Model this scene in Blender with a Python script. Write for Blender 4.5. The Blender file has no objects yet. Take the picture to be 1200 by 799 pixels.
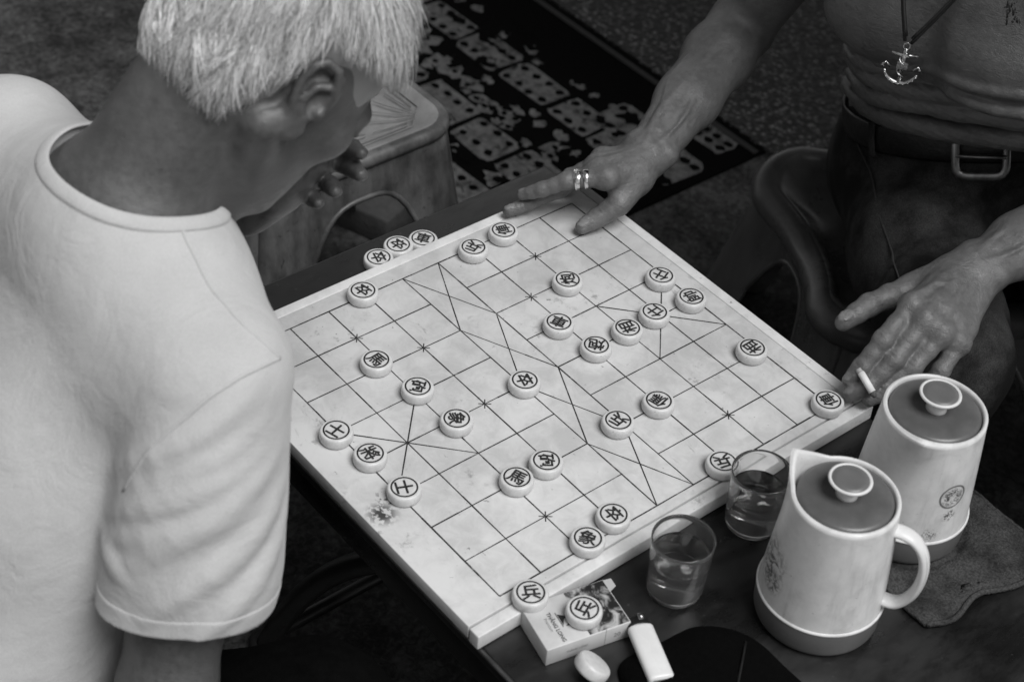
import bpy, bmesh, math, random
import numpy as np
from mathutils import Vector, Matrix

# ------------------------------------------------------------------ camera, sky, sun, exposure
sc = bpy.context.scene
COL = sc.collection
cam_data = bpy.data.cameras.new('camera')
cam = bpy.data.objects.new('camera', cam_data)
COL.objects.link(cam)
sc.camera = cam
cam_data.sensor_width = 36.0
cam_data.lens = 36.0 * 2109.567 / 1200.0
cam_data.clip_start = 0.05
cam_data.clip_end = 500.0
_r = (0.6277347, 0.7752362, 0.0704122)
_d = (0.5478132, -0.3756896, -0.7475012)
_f = (-0.5530369, 0.5078052, -0.6605180)
CAM = (1.2297546, -0.7545987, 1.7681494)
cam.matrix_world = Matrix(((_r[0], -_d[0], -_f[0], CAM[0]), (_r[1], -_d[1], -_f[1], CAM[1]),
                           (_r[2], -_d[2], -_f[2], CAM[2]), (0, 0, 0, 1)))
cam_data.dof.use_dof = True
cam_data.dof.focus_distance = 1.92
cam_data.dof.aperture_fstop = 6.5

SUN_AZ, SUN_EL = math.radians(8), math.radians(62)      # direction TO the sun, azimuth from +X towards +Y
world = bpy.data.worlds.new('World')
sc.world = world
world.use_nodes = True
wn = world.node_tree.nodes
wl = world.node_tree.links
sky = wn.new('ShaderNodeTexSky')
sky.sky_type = 'NISHITA'
sky.sun_disc = False
sky.sun_elevation = SUN_EL
sky.sun_rotation = math.pi / 2 - SUN_AZ
bw = wn.new('ShaderNodeRGBToBW')
bg = wn['Background']
bg.inputs['Strength'].default_value = 0.05
wl.new(sky.outputs[0], bw.inputs[0])
wl.new(bw.outputs[0], bg.inputs['Color'])

sun_data = bpy.data.lights.new('sun', 'SUN')
sun_data.energy = 1.5
sun_data.angle = math.radians(34)
sun_data.color = (1, 1, 1)
sun = bpy.data.objects.new('sun', sun_data)
COL.objects.link(sun)
sv = Vector((math.cos(SUN_EL) * math.cos(SUN_AZ), math.cos(SUN_EL) * math.sin(SUN_AZ), math.sin(SUN_EL)))
sun.rotation_euler = sv.to_track_quat('Z', 'Y').to_euler()
sun.location = sv * 20

sc.view_settings.view_transform = 'Standard'
sc.view_settings.look = 'None'
sc.view_settings.gamma = 1.0
sc.view_settings.use_curve_mapping = False
sc.view_settings.exposure = 1.05

# ------------------------------------------------------------------ helpers
rnd = random.Random(7)
nrng = np.random.default_rng(3)

def tag(o, label=None, cat=None, group=None, kind=None):
    if label: o['label'] = label
    if cat: o['category'] = cat
    if group: o['group'] = group
    if kind: o['kind'] = kind
    return o

def empty(name, loc, rz=0.0, label=None, cat=None, group=None, rot=None):
    o = bpy.data.objects.new(name, None)
    o.empty_display_size = 0.02
    COL.objects.link(o)
    o.location = loc
    o.rotation_euler = rot if rot else (0, 0, rz)
    return tag(o, label, cat, group)

def link(name, me, m=None, parent=None, smooth=False):
    o = bpy.data.objects.new(name, me)
    COL.objects.link(o)
    if m is not None and not me.materials:
        me.materials.append(m)
    if parent is not None:
        o.parent = parent
    if smooth:
        me.polygons.foreach_set('use_smooth', [True] * len(me.polygons))
    return o

def mesh(name, verts, faces, m=None, parent=None, smooth=False):
    me = bpy.data.meshes.new(name)
    me.from_pydata([tuple(v) for v in verts], [], [tuple(f) for f in faces])
    me.update()
    return link(name, me, m, parent, smooth)

def bevel(o, w, seg=2, angle=35):
    b = o.modifiers.new('bevel', 'BEVEL')
    b.width = w
    b.segments = seg
    b.limit_method = 'ANGLE'
    b.angle_limit = math.radians(angle)
    o.data.polygons.foreach_set('use_smooth', [True] * len(o.data.polygons))
    return o

class MB:
    """collects shapes into one mesh"""
    def __init__(self):
        self.v = []; self.f = []
    def add(self, vs, fs):
        n = len(self.v)
        self.v += [tuple(v) for v in vs]
        self.f += [tuple(i + n for i in f) for f in fs]
        return self
    def box(self, x0, x1, y0, y1, z0, z1):
        return self.add([(x0, y0, z0), (x1, y0, z0), (x1, y1, z0), (x0, y1, z0), (x0, y0, z1), (x1, y0, z1), (x1, y1, z1), (x0, y1, z1)],
                        [(3, 2, 1, 0), (4, 5, 6, 7), (0, 1, 5, 4), (1, 2, 6, 5), (2, 3, 7, 6), (3, 0, 4, 7)])
    def poly(self, pts, z=None):
        return self.add([(p[0], p[1], z if z is not None else p[2]) for p in pts], [range(len(pts))])
    def line(self, a, b, w, z):
        dx, dy = b[0] - a[0], b[1] - a[1]
        L = math.hypot(dx, dy)
        nx, ny = -dy / L * w / 2, dx / L * w / 2
        return self.add([(a[0] + nx, a[1] + ny, z), (a[0] - nx, a[1] - ny, z), (b[0] - nx, b[1] - ny, z), (b[0] + nx, b[1] + ny, z)], [(0, 1, 2, 3)])
    def tube(self, pts, rad, n=8, closed=False, cap=True, flat=None):
        P = [Vector(p) for p in pts]
        N = len(P)
        R = rad if isinstance(rad, list) else [rad] * N
        up = None
        vs = []
        for i in range(N):
            if closed: t = P[(i + 1) % N] - P[i - 1]
            else: t = P[min(i + 1, N - 1)] - P[max(i - 1, 0)]
            t.normalize()
            if flat is not None:
                a = Vector(flat[i] if isinstance(flat, list) else flat); a = (a - t * a.dot(t)).normalized()
            elif up is None:
                a = t.orthogonal().normalized()
            else:
                a = (up - t * up.dot(t)).normalized()
            up = a
            b = t.cross(a)
            r = R[i]
            ra, rb = r if isinstance(r, tuple) else (r, r)
            for k in range(n):
                q = 2 * math.pi * k / n
                vs.append(P[i] + a * (math.cos(q) * ra) + b * (math.sin(q) * rb))
        fs = []
        for i in range(N if closed else N - 1):
            j = (i + 1) % N
            for k in range(n):
                l = (k + 1) % n
                fs.append((i * n + k, i * n + l, j * n + l, j * n + k))
        if cap and not closed:
            fs.append(tuple(range(n))[::-1]); fs.append(tuple(range((N - 1) * n, N * n)))
        return self.add(vs, fs)
    def lathe(self, prof, n=48, cx=0, cy=0, cap0=True, cap1=True):
        vs = []
        for r, z in prof:
            for k in range(n):
                q = 2 * math.pi * k / n
                vs.append((cx + r * math.cos(q), cy + r * math.sin(q), z))
        fs = []
        for i in range(len(prof) - 1):
            for k in range(n):
                l = (k + 1) % n
                fs.append((i * n + k, i * n + l, (i + 1) * n + l, (i + 1) * n + k))
        if cap0: fs.append(tuple(range(n))[::-1])
        if cap1: fs.append(tuple(range((len(prof) - 1) * n, len(prof) * n)))
        return self.add(vs, fs)
    def ring(self, r0, r1, z, n=40):
        vs = []
        for k in range(n):
            q = 2 * math.pi * k / n
            vs += [(r0 * math.cos(q), r0 * math.sin(q), z), (r1 * math.cos(q), r1 * math.sin(q), z)]
        return self.add(vs, [(2 * k, 2 * k + 1, (2 * k + 3) % (2 * n), (2 * k + 2) % (2 * n)) for k in range(n)])
    def mesh(self, name):
        me = bpy.data.meshes.new(name)
        me.from_pydata(self.v, [], self.f)
        me.update()
        return me
    def build(self, name, m=None, parent=None, smooth=False):
        return link(name, self.mesh(name), m, parent, smooth)

def autosmooth(o, ang=40):
    me = o.data
    me.polygons.foreach_set('use_smooth', [True] * len(me.polygons))
    try:
        me.set_sharp_from_angle(angle=math.radians(ang))
    except Exception:
        pass
    return o

class NT:
    """small material-node helper"""
    def __init__(self, name):
        self.m = bpy.data.materials.new(name)
        self.m.use_nodes = True
        self.n = self.m.node_tree.nodes
        self.l = self.m.node_tree.links
        self.b = self.n['Principled BSDF']
        self.tc = self.n.new('ShaderNodeTexCoord')
    def put(self, sock, v):
        if hasattr(v, 'node'): self.l.new(v, sock)
        else: sock.default_value = v
    def noise(self, scale, detail=4, rough=.55, vec=None, dist=0):
        t = self.n.new('ShaderNodeTexNoise')
        t.inputs['Scale'].default_value = scale
        t.inputs['Detail'].default_value = detail
        t.inputs['Roughness'].default_value = rough
        t.inputs['Distortion'].default_value = dist
        self.l.new(vec if vec is not None else self.tc.outputs['Object'], t.inputs['Vector'])
        return t.outputs['Fac']
    def voro(self, scale, feature='F1', out='Distance', vec=None, rand=1):
        t = self.n.new('ShaderNodeTexVoronoi')
        t.feature = feature
        t.inputs['Scale'].default_value = scale
        t.inputs['Randomness'].default_value = rand
        self.l.new(vec if vec is not None else self.tc.outputs['Object'], t.inputs['Vector'])
        return t.outputs[out]
    def math(self, op, a, b=0.0, c=None, clamp=False):
        t = self.n.new('ShaderNodeMath')
        t.operation = op
        t.use_clamp = clamp
        self.put(t.inputs[0], a); self.put(t.inputs[1], b)
        if c is not None: self.put(t.inputs[2], c)
        return t.outputs[0]
    def ramp(self, v, a, b, c=0.0, d=1.0):
        t = self.n.new('ShaderNodeMapRange')
        t.clamp = True
        t.interpolation_type = 'SMOOTHSTEP'
        self.put(t.inputs[0], v)
        for i, q in enumerate((a, b, c, d)): self.put(t.inputs[i + 1], q)
        return t.outputs[0]
    def mix(self, f, a, b):
        t = self.n.new('ShaderNodeMix')
        self.put(t.inputs[0], f); self.put(t.inputs[2], a); self.put(t.inputs[3], b)
        return t.outputs[0]
    def near(self, p, scale=(1, 1, 1)):
        """distance of the object-space point to p"""
        mp = self.n.new('ShaderNodeMapping')
        mp.inputs['Location'].default_value = tuple(-a * s for a, s in zip(p, scale))
        mp.inputs['Scale'].default_value = scale
        self.l.new(self.tc.outputs['Object'], mp.inputs[0])
        t = self.n.new('ShaderNodeVectorMath')
        t.operation = 'LENGTH'
        self.l.new(mp.outputs[0], t.inputs[0])
        return t.outputs['Value']
    def mapped(self, scale, rot=(0, 0, 0)):
        mp = self.n.new('ShaderNodeMapping')
        mp.inputs['Scale'].default_value = scale
        mp.inputs['Rotation'].default_value = rot
        self.l.new(self.tc.outputs['Object'], mp.inputs[0])
        return mp.outputs[0]
    def bump(self, h, strength, dist=.001, prev=None):
        t = self.n.new('ShaderNodeBump')
        t.inputs['Strength'].default_value = strength
        t.inputs['Distance'].default_value = dist
        self.put(t.inputs['Height'], h)
        if prev is not None: self.l.new(prev, t.inputs['Normal'])
        self.l.new(t.outputs[0], self.b.inputs['Normal'])
        return t.outputs[0]
    def set(self, **k):
        for a, v in k.items():
            self.put(self.b.inputs[a.replace('_', ' ')], v)
        return self

def plain(name, col, rough=.5, ns=40, na=.15, bs=None, bd=.0005, spec=.5, metal=0, coat=0):
    """grey material with noise mottling (ns = scale, na = amount) and optional bump"""
    t = NT(name)
    v = t.noise(ns, 5)
    v2 = t.noise(ns * .17, 3)
    f = t.math('ADD', t.math('MULTIPLY', v, .6), t.math('MULTIPLY', v2, .4))
    t.set(Base_Color=t.ramp(f, .3, .7, col * (1 - na), col * (1 + na)), Roughness=t.ramp(v2, .3, .7, max(rough - .08, .02), min(rough + .08, 1)),
          Specular_IOR_Level=spec, Metallic=metal, Coat_Weight=coat)
    if bs:
        t.bump(t.noise(bs, 4), 1.0, bd)
    return t.m

_text = {}
def text_mesh(s, size, bold=0.0, fit=True):
    key = (s, size, bold)
    if key in _text: return _text[key]
    c = bpy.data.curves.new('lettering', 'FONT')
    c.body = s
    c.offset = bold
    c.align_x = 'CENTER'
    c.resolution_u = 3
    o = bpy.data.objects.new('lettering', c)
    COL.objects.link(o)
    me = bpy.data.meshes.new_from_object(o.evaluated_get(bpy.context.evaluated_depsgraph_get()))
    bpy.data.objects.remove(o)
    n = len(me.vertices)
    a = np.zeros(n * 3)
    me.vertices.foreach_get('co', a)
    a = a.reshape(-1, 3)
    lo, hi = a.min(0), a.max(0)
    a -= (lo + hi) / 2
    a *= size / (max(hi[0] - lo[0], hi[1] - lo[1]) if fit else (hi[1] - lo[1]))
    a[:, 2] = 0
    me.vertices.foreach_set('co', a.ravel())
    me.update()
    _text[key] = me
    return me
# ------------------------------------------------------------------ ground
TZ, BZ = 0.46, 0.48           # table top, board top

def ground_mat():
    t = NT('worn_concrete')
    v = t.noise(3, 6, .6)
    w = t.noise(90, 6, .75, dist=.6)
    x = t.noise(14, 4, .6)
    f = t.math('ADD', t.math('MULTIPLY', v, .25), t.math('ADD', t.math('MULTIPLY', w, .5), t.math('MULTIPLY', x, .25)))
    spk = t.ramp(t.noise(220, 3, .7), .66, .74)
    t.set(Base_Color=t.math('ADD', t.ramp(f, .40, .66, .012, .105), t.math('MULTIPLY', spk, .05)), Roughness=.9, Specular_IOR_Level=.2)
    t.bump(w, .8, .003)
    return t.m

def pebble_mat():
    t = NT('pebble_dash')
    cell = t.voro(115, out='Color')
    d = t.voro(115)
    sep = t.n.new('ShaderNodeSeparateColor')
    t.l.new(cell, sep.inputs[0])
    g = t.ramp(sep.outputs[0], .3, 1, .005, .21)
    edge = t.ramp(d, .28, .55, 1, .04)
    big = t.ramp(t.noise(5, 4), .35, .65, .55, 1.1)
    t.set(Base_Color=t.math('MULTIPLY', t.math('MULTIPLY', g, edge), big), Roughness=.6)
    t.bump(t.ramp(d, .15, .6, 1, 0), 1.0, .006)
    return t.m

g = MB()
g.poly([(-220, -220), (220, -220), (220, 220), (-220, 220)], 0)
tag(g.build('ground', ground_mat()), kind='structure')
g = MB()
g.box(-4.0, 4.5, 1.275, 6.0, -.02, .006)
tag(g.build('pavement', pebble_mat()), kind='structure')

# ------------------------------------------------------------------ printed mat on the ground
def make_mat():
    root = empty('floor_mat', (-1.0, 1.0, 0), 0, 'black floor mat printed with rows of grey domino shapes behind the stools', 'mat')
    base = plain('mat_black', .0028, .95, 300, .4, 500, .0006, spec=.03)
    t = NT('mat_print')
    w = t.noise(60, 5, .7)
    wr = t.ramp(t.noise(30, 6, .75, dist=1.0), .36, .47)
    t.set(Base_Color=t.math('MULTIPLY', t.ramp(w, .3, .7, .065, .15), t.math('ADD', .12, t.math('MULTIPLY', wr, .88))), Roughness=.85, Specular_IOR_Level=.1)
    pr = t.m
    b = MB().box(-.85, .62, -.30, .27, .001, .006)
    b.build('mat_body', base, root)
    r = random.Random(11)
    z1, z2 = .0066, .0072
    pm, dm = MB(), MB()
    def rrect(x0, x1, y0, y1, rad, jit=.003):
        pts = []
        for cx, cy, a0 in ((x1 - rad, y1 - rad, 0), (x0 + rad, y1 - rad, 90), (x0 + rad, y0 + rad, 180), (x1 - rad, y0 + rad, 270)):
            for k in range(4):
                a = math.radians(a0 + k * 30)
                pts.append((cx + rad * math.cos(a) + r.uniform(-jit, jit), cy + rad * math.sin(a) + r.uniform(-jit, jit)))
        pm.poly(pts, z1 + r.uniform(0, .0005))
    def dot(x, y, s):
        a0 = r.random() * 3
        dm.poly([(x + s * r.uniform(.75, 1.25) * math.cos(a0 + k * .7854) * 1.15, y + s * r.uniform(.75, 1.2) * math.sin(a0 + k * .7854)) for k in range(8)], z2 + r.uniform(0, .0004))
    def blob(x, y, s):
        n = 11
        pm.poly([(x + s * r.uniform(.35, 1.3) * math.cos(6.283 * k / n), y + s * r.uniform(.35, 1.2) * math.sin(6.283 * k / n)) for k in range(n)], z1 + r.uniform(0, .0005))
    # two rows of dominoes along the length, loose letter-like shapes between, a bare band near the far edge
    for y0, y1, gap, xe in ((.025, .100, .010, .50), (-.150, -.070, .012, .60), (-.28, -.20, .012, .5)):
        x = -.84
        while x < xe - .06:
            L = r.uniform(.085, .14)
            if r.random() < .93:
                rrect(x, min(x + L, xe), y0 + r.uniform(-.006, .006), y1 + r.uniform(-.006, .006), .012)
                k = int(L / .027)
                for i in range(k):
                    xx = x + (i + .5) * L / k
                    dot(xx, y1 - .016 + r.uniform(-.003, .003), .0078)
                    if r.random() < .9: dot(xx, y0 + .016 + r.uniform(-.003, .003), .0078)
            x += L + gap
    for row, s in ((-.005, .018), (-.035, .022), (-.055, .016), (-.175, .018), (.125, .013)):
        x = -.84
        while x < .40:
            x += r.uniform(.015, .06)
            if r.random() < .8:
                blob(x, row + r.uniform(-.012, .012), s * r.uniform(.6, 1.25))
                if r.random() < .6: dot(x + r.uniform(-.006, .006), row + r.uniform(-.006, .006), .006)
    # big dominoes
    for x0, x1, y0, y1 in ((.375, .485, .075, .165), (.525, .60, .045, .15), (.50, .585, .19, .245)):
        rrect(x0, x1, y0, y1, .016)
        k = 4 if x1 - x0 > .1 else 3
        for i in range(k):
            xx = x0 + (i + .5) * (x1 - x0) / k
            dot(xx, y1 - .018, .0085); dot(xx, y0 + .018, .0085)
    for k in range(80):          # bare worn patches
        x, y, s = r.uniform(-.84, .6), r.uniform(-.28, .17), r.uniform(.004, .018)
        n = 12
        dm.poly([(x + s * r.uniform(.4, 1.5) * math.cos(6.283 * q / n) * 1.6, y + s * r.uniform(.4, 1.3) * math.sin(6.283 * q / n)) for q in range(n)], z2 + .0005 + k * .000004)
    tag(pm.build('printed_shapes', pr, root), kind='stuff')
    tag(dm.build('printed_dots', base, root), kind='stuff')
    pm2 = MB()
    for y in (-.295, .245):
        pm2.box(-.845, .615, y, y + .012, .006, .0075)
    pm2.build('bound_edge', plain('mat_edge', .012, .8, 200, .3), root)
    return root
make_mat()

# ------------------------------------------------------------------ moulded plastic stool and chair (rounded-square tub with arches)
def tub(root, hw, hd, top, flare, mat_, mat_in, arch_w, arch_top, corner=.06, rim_r=.011, rim_fn=None, pinch=0.0, thick=.0035, n_side=28):
    """four moulded side panels, each with an arched opening, meeting in rounded corner legs"""
    def plan(hx, hy, c, s, k):
        # k = side 0..3 (+x, +y, -x, -y), s in [-1,1] along the side from mid-corner to mid-corner
        hx_, hy_ = (hx, hy) if k % 2 == 0 else (hy, hx)
        L = hy_ - c
        arc = c * math.pi / 4
        tot = L + arc
        d = abs(s) * tot
        sg = 1 if s >= 0 else -1
        if d <= L: u, v = hx_ - pinch * (1 - (d / L) ** 2), d
        else:
            a = (d - L) / c
            u, v = hx_ - c + c * math.cos(a), L + c * math.sin(a)
        v *= sg
        q = k * math.pi / 2
        return (u * math.cos(q) - v * math.sin(q), u * math.sin(q) + v * math.cos(q))
    rows = 9
    for k in range(4):
        mb = MB()
        cols = []
        for i in range(n_side + 1):
            s = -1 + 2 * i / n_side
            aw = arch_w
            if abs(s) < aw:
                zb = arch_top * (1 - (abs(s) / aw) ** 3.2) ** .55
            else:
                zb = 0.0
            cols.append((s, zb))
        idx = {}
        for i, (s, zb) in enumerate(cols):
            px, py = plan(hw, hd, corner, s, k)
            zt = top + (rim_fn(px, py) if rim_fn else 0)
            for j in range(rows + 1):
                t = j / rows
                z = zt + (zb - zt) * t
                g_ = flare * (1 - z / top) if z < top else 0
                sx, sy = plan(hw + g_, hd + g_, corner, s, k)
                idx[i, j] = len(mb.v)
                mb.v.append((sx, sy, z))
        for i in range(n_side):
            for j in range(rows):
                mb.f.append((idx[i, j], idx[i, j + 1], idx[i + 1, j + 1], idx[i + 1, j]))
        o = mb.build('side_panel', mat_, root, True)
        sd = o.modifiers.new('solid', 'SOLIDIFY')
        sd.thickness = thick; sd.offset = 0
        # rounded lip that edges the arch
        lip = MB()
        pts = []
        for i, (s, zb) in enumerate(cols):
            if zb > 0.001:
                g_ = flare * (1 - zb / top)
                x_, y_ = plan(hw + g_ + .001, hd + g_ + .001, corner, s, k)
                pts.append((x_, y_, zb))
        lip.tube(pts, .0042, 6)
        lip.build('arch_lip', mat_, root, True)
    # rim
    rim = MB()
    pts = []
    for k in range(4):
        for i in range(n_side):
            s = -1 + 2 * i / n_side
            x_, y_ = plan(hw, hd, corner, s, k)
            pts.append((x_ * .985, y_ * .985, top + (rim_fn(x_, y_) if rim_fn else 0) - rim_r * .4))
    rim.tube(pts, rim_r, 14, closed=True)
    rim.build('rim', mat_, root, True)
    # seat
    seat = MB()
    N = len(pts)
    prev = None
    for q, dz in ((1.0, rim_r * .72), (.965, rim_r * .95), (.92, rim_r * .72), (.84, rim_r * .1), (.7, -rim_r * .3), (.4, -rim_r * .5), (.15, -rim_r * .52)):
        st = len(seat.v)
        for p in pts:
            seat.v.append((p[0] * q, p[1] * q, p[2] * (q ** 2) + (top) * (1 - q ** 2) + dz))
        if prev is not None:
            for i in range(N):
                seat.f.append((prev + i, prev + (i + 1) % N, st + (i + 1) % N, st + i))
        prev = st
    seat.f.append(tuple(prev + i for i in range(N)))
    seat.build('seat', mat_in, root, True)

def plastic(name, col, rough, wear):
    t = NT(name)
    a = t.noise(9, 6, .65)
    s = t.noise(30, 6, .7, vec=t.mapped((1, 1, .25)))
    sc_ = t.ramp(t.noise(70, 5, .75, dist=1.5), .58, .72)
    f = t.math('ADD', t.math('MULTIPLY', a, .5), t.math('MULTIPLY', s, .5))
    c = t.ramp(f, .3, .7, col * (1 - wear), col * (1 + wear))
    t.set(Base_Color=t.math('MULTIPLY', c, t.math('SUBTRACT', 1, t.math('MULTIPLY', sc_, wear))), Roughness=t.ramp(a, .3, .7, rough - .1, rough + .12))
    t.bump(s, .3, .0006)
    return t.m

st = empty('plastic_stool', (-.455, .355, 0), 0, 'worn grey plastic stool with a flower pattern moulded into its square seat', 'stool')
m_stool = plastic('stool_plastic', .088, .45, .7)
m_seat = plastic('stool_seat_plastic', .19, .5, .3)
tub(st, .158, .158, .40, .05, m_stool, m_seat, .72, .345, corner=.045)
fl = MB()
r = random.Random(4)
for sx, sy, a0 in ((1, 1, 225), (1, -1, 135), (-1, 1, 315), (-1, -1, 45)):
    cx, cy = sx * .125, sy * .125
    for k in range(-2, 3):
        a = math.radians(a0 + k * 19)
        fl.tube([(cx + d * math.cos(a), cy + d * math.sin(a), .4035 - .004 * (d / .1)) for d in (.012, .03, .055, .075)], [.0006, .0010, .0010, .0005], 5)
        b = math.radians(a0 + k * 24 + 12)
        ex, ey = cx + .095 * math.cos(b), cy + .095 * math.sin(b)
        fl.tube([(ex + .010 * math.cos(q) * math.cos(b) - .005 * math.sin(q) * math.sin(b), ey + .010 * math.cos(q) * math.sin(b) + .005 * math.sin(q) * math.cos(b), .3985) for q in [i * .628 for i in range(10)]], .0008, 5, closed=True)
for d in (.128, .134):
    fl.tube([(d * x, d * y, .4018) for x, y in ((1, .75), (.75, 1), (-.75, 1), (-1, .75), (-1, -.75), (-.75, -1), (.75, -1), (1, -.75))], .0009, 5, closed=True)
fl.build('moulded_flower', m_seat, st, True)

# dark low chair under the bare-chested man
ch = empty('plastic_chair', (.150, 1.000, 0), math.radians(-28), 'dark moulded plastic low chair under the man in jeans', 'chair')
m_chair = plastic('chair_plastic', .085, .30, .3)
def chair_rim(x, y):
    return .0 + (.012 * max(0, (-x - .10) / .12) ** 1.3) - .012 * max(0, 1 - abs(x) / .18)
tub(ch, .190, .200, .285, .06, m_chair, m_chair, .5, .235, corner=.07, rim_fn=chair_rim, pinch=.022, rim_r=.024)

# a grey block lying under the stool
o = MB().box(-.055, .055, -.04, .04, 0, .05).build('concrete_block', plain('block_grey', .05, .85, 60, .3, 120, .002))
o.location = (-.60, .60, 0); o.rotation_euler = (0, 0, .35)
bevel(o, .004)
tag(o, 'small grey concrete block lying under the flowered stool', 'block')

# ------------------------------------------------------------------ table
def table_mat():
    t = NT('table_laminate')
    a = t.noise(7, 6, .6)
    s = t.noise(26, 7, .7, vec=t.mapped((1, .35, 1)))
    sp = t.ramp(t.noise(160, 3, .6), .68, .76)
    c = t.ramp(t.math('ADD', t.math('MULTIPLY', a, .5), t.math('MULTIPLY', s, .5)), .35, .65, .005, .015)
    t.set(Base_Color=t.math('ADD', c, t.math('MULTIPLY', sp, .03)), Roughness=t.ramp(s, .35, .65, .26, .46), Specular_IOR_Level=.55)
    t.bump(s, .12, .0006)
    return t.m
X0, X1, Y0, Y1 = -.098, 1.02, -.04, .492
tb = empty('folding_table', (.46, .22, 0), 0, 'low dark folding table carrying the game board and the teapots', 'table')
L = lambda x, y, z: (x - .46, y - .22, z)
mt = table_mat()
mmetal = plain('dark_steel', .012, .32, 60, .5, spec=.5, metal=.3)
o = MB().box(X0 - .46, X1 - .46, Y0 - .22, Y1 - .22, TZ - .022, TZ).build('tabletop', mt, tb)
bevel(o, .003)
for (a, b, c, d) in ((X0 + .012, X1 - .012, Y0 + .010, Y0 + .028), (X0 + .012, X1 - .012, Y1 - .028, Y1 - .010), (X0 + .012, X0 + .030, Y0 + .032, Y1 - .032), (X1 - .030, X1 - .012, Y0 + .032, Y1 - .032)):
    o = MB().box(a - .46, b - .46, c - .22, d - .22, TZ - .072, TZ - .0215).build('apron_rail', mmetal, tb)
    bevel(o, .002)
o = MB().tube([L(X0 + .004, Y0 - .0015, TZ - .003), L(X1 - .004, Y0 - .0015, TZ - .003)], .0028, 6).build('edge_trim', plain('edge_aluminium', .12, .35, 60, .3, metal=.8), tb, True)
for y in (Y0 + .03, Y1 - .03):
    for sgn, xa in ((-1, .285), (1, .635)):
        pts = []
        for k in range(15):
            q = k / 14
            pts.append(L(xa + sgn * (.262 * q + .020 * math.sin(math.pi * q)), y, TZ - .055 - (TZ - .06) * (q ** 1.18)))
        o = MB().tube(pts, .0135, 12).build('leg', mmetal, tb, True)
        fo = MB().lathe([(.016, 0), (.018, .004), (.018, .022), (.014, .026)], 16).build('rubber_foot', plain('black_rubber', .01, .8, 60, .3), o, True)
        fo.location = (pts[-1][0], pts[-1][1], 0)
for sgn, xa in ((-1, .045), (1, .875)):
    MB().tube([L(xa, Y0 + .03, .055), L(xa, Y1 - .03, .055)], .009, 10).build('stretcher', mmetal, tb, True)

# ------------------------------------------------------------------ added out-of-view canvas sheet that shades the man and the pavement
aw = empty('shade_blocker', (0, 2.6, 0), 0, 'added unseen dark canvas sheet shading the bare-chested man and the pavement', 'shade_blocker')
m_aw = plain('shade_blocker_cloth', .03, .9, 20, .3, 200, .002, spec=.1)
cv = MB()
n = 24
for i in range(n + 1):
    for j in range(7):
        cv.v.append((-3.2 + 6.4 * i / n, -1.6 + 3.4 * j / 6, 2.25 + .55 * j / 6 - .05 * math.sin(math.pi * ((i * 3 / n) % 1)) * (1 - .3 * j / 6)))
for i in range(n):
    for j in range(6):
        a = i * 7 + j
        cv.f.append((a, a + 7, a + 8, a + 1))
o = cv.build('canvas', m_aw, aw, True)
sd = o.modifiers.new('s', 'SOLIDIFY'); sd.thickness = .004
for y, z in ((-1.6, 2.27), (1.8, 2.82)):
    MB().tube([(-3.2, y, z), (3.2, y, z)], .018, 10).build('crossbar', mmetal, aw, True)
for x in (-3.15, 3.15):
    MB().tube([(x, -1.6, 2.27), (x, 1.8, 2.82)], .018, 10).build('side_bar', mmetal, aw, True)
    for y, z in ((-1.6, 2.27), (1.8, 2.82)):
        MB().tube([(x, y, 0), (x, y, z)], .022, 10).build('post', mmetal, aw, True)
# ------------------------------------------------------------------ xiangqi board
CX, CY = .053, .05
def P(i, j): return (i * CX, j * CY)

def board_mat(name, base):
    t = NT(name)
    a = t.noise(9, 6, .6)
    b = t.noise(45, 6, .7, dist=.8)
    f = t.ramp(t.math('ADD', t.math('MULTIPLY', a, .6), t.math('MULTIPLY', b, .4)), .36, .62, base * .80, base * 1.06)
    # grime, specks and scuffs with shapes of their own
    speck = t.ramp(t.noise(130, 3, .6), .70, .76)
    zone = t.ramp(t.noise(11, 3, .5), .52, .66)
    grime = t.math('MULTIPLY', t.ramp(t.noise(60, 5, .75), .55, .70), zone)
    streak = t.math('MULTIPLY', t.ramp(t.noise(38, 6, .7, vec=t.mapped((.5, 1.6, 1), (0, 0, .5)), dist=.7), .60, .74), t.ramp(t.noise(6, 3), .45, .6))
    stain = t.math('MULTIPLY', t.ramp(t.near((.276, -.028, .02)), .004, .021, 1, 0), t.ramp(t.noise(150, 4, .6), .44, .52))
    stain2 = t.math('MULTIPLY', t.ramp(t.near((.262, -.012, .02)), .004, .018, 1, 0), t.ramp(t.noise(210, 3, .6), .56, .62))
    k = t.math('SUBTRACT', 1, t.math('MULTIPLY', speck, .55))
    k = t.math('MULTIPLY', k, t.math('SUBTRACT', 1, t.math('MULTIPLY', grime, .50)))
    k = t.math('MULTIPLY', k, t.math('SUBTRACT', 1, t.math('MULTIPLY', streak, .42)))
    k = t.math('MULTIPLY', k, t.math('SUBTRACT', 1, t.math('MULTIPLY', stain, .9)))
    k = t.math('MULTIPLY', k, t.math('SUBTRACT', 1, t.math('MULTIPLY', stain2, .8)))
    t.set(Base_Color=t.math('MULTIPLY', f, k), Roughness=t.ramp(a, .3, .7, .42, .6))
    t.bump(b, .15, .0006)
    return t.m

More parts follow.
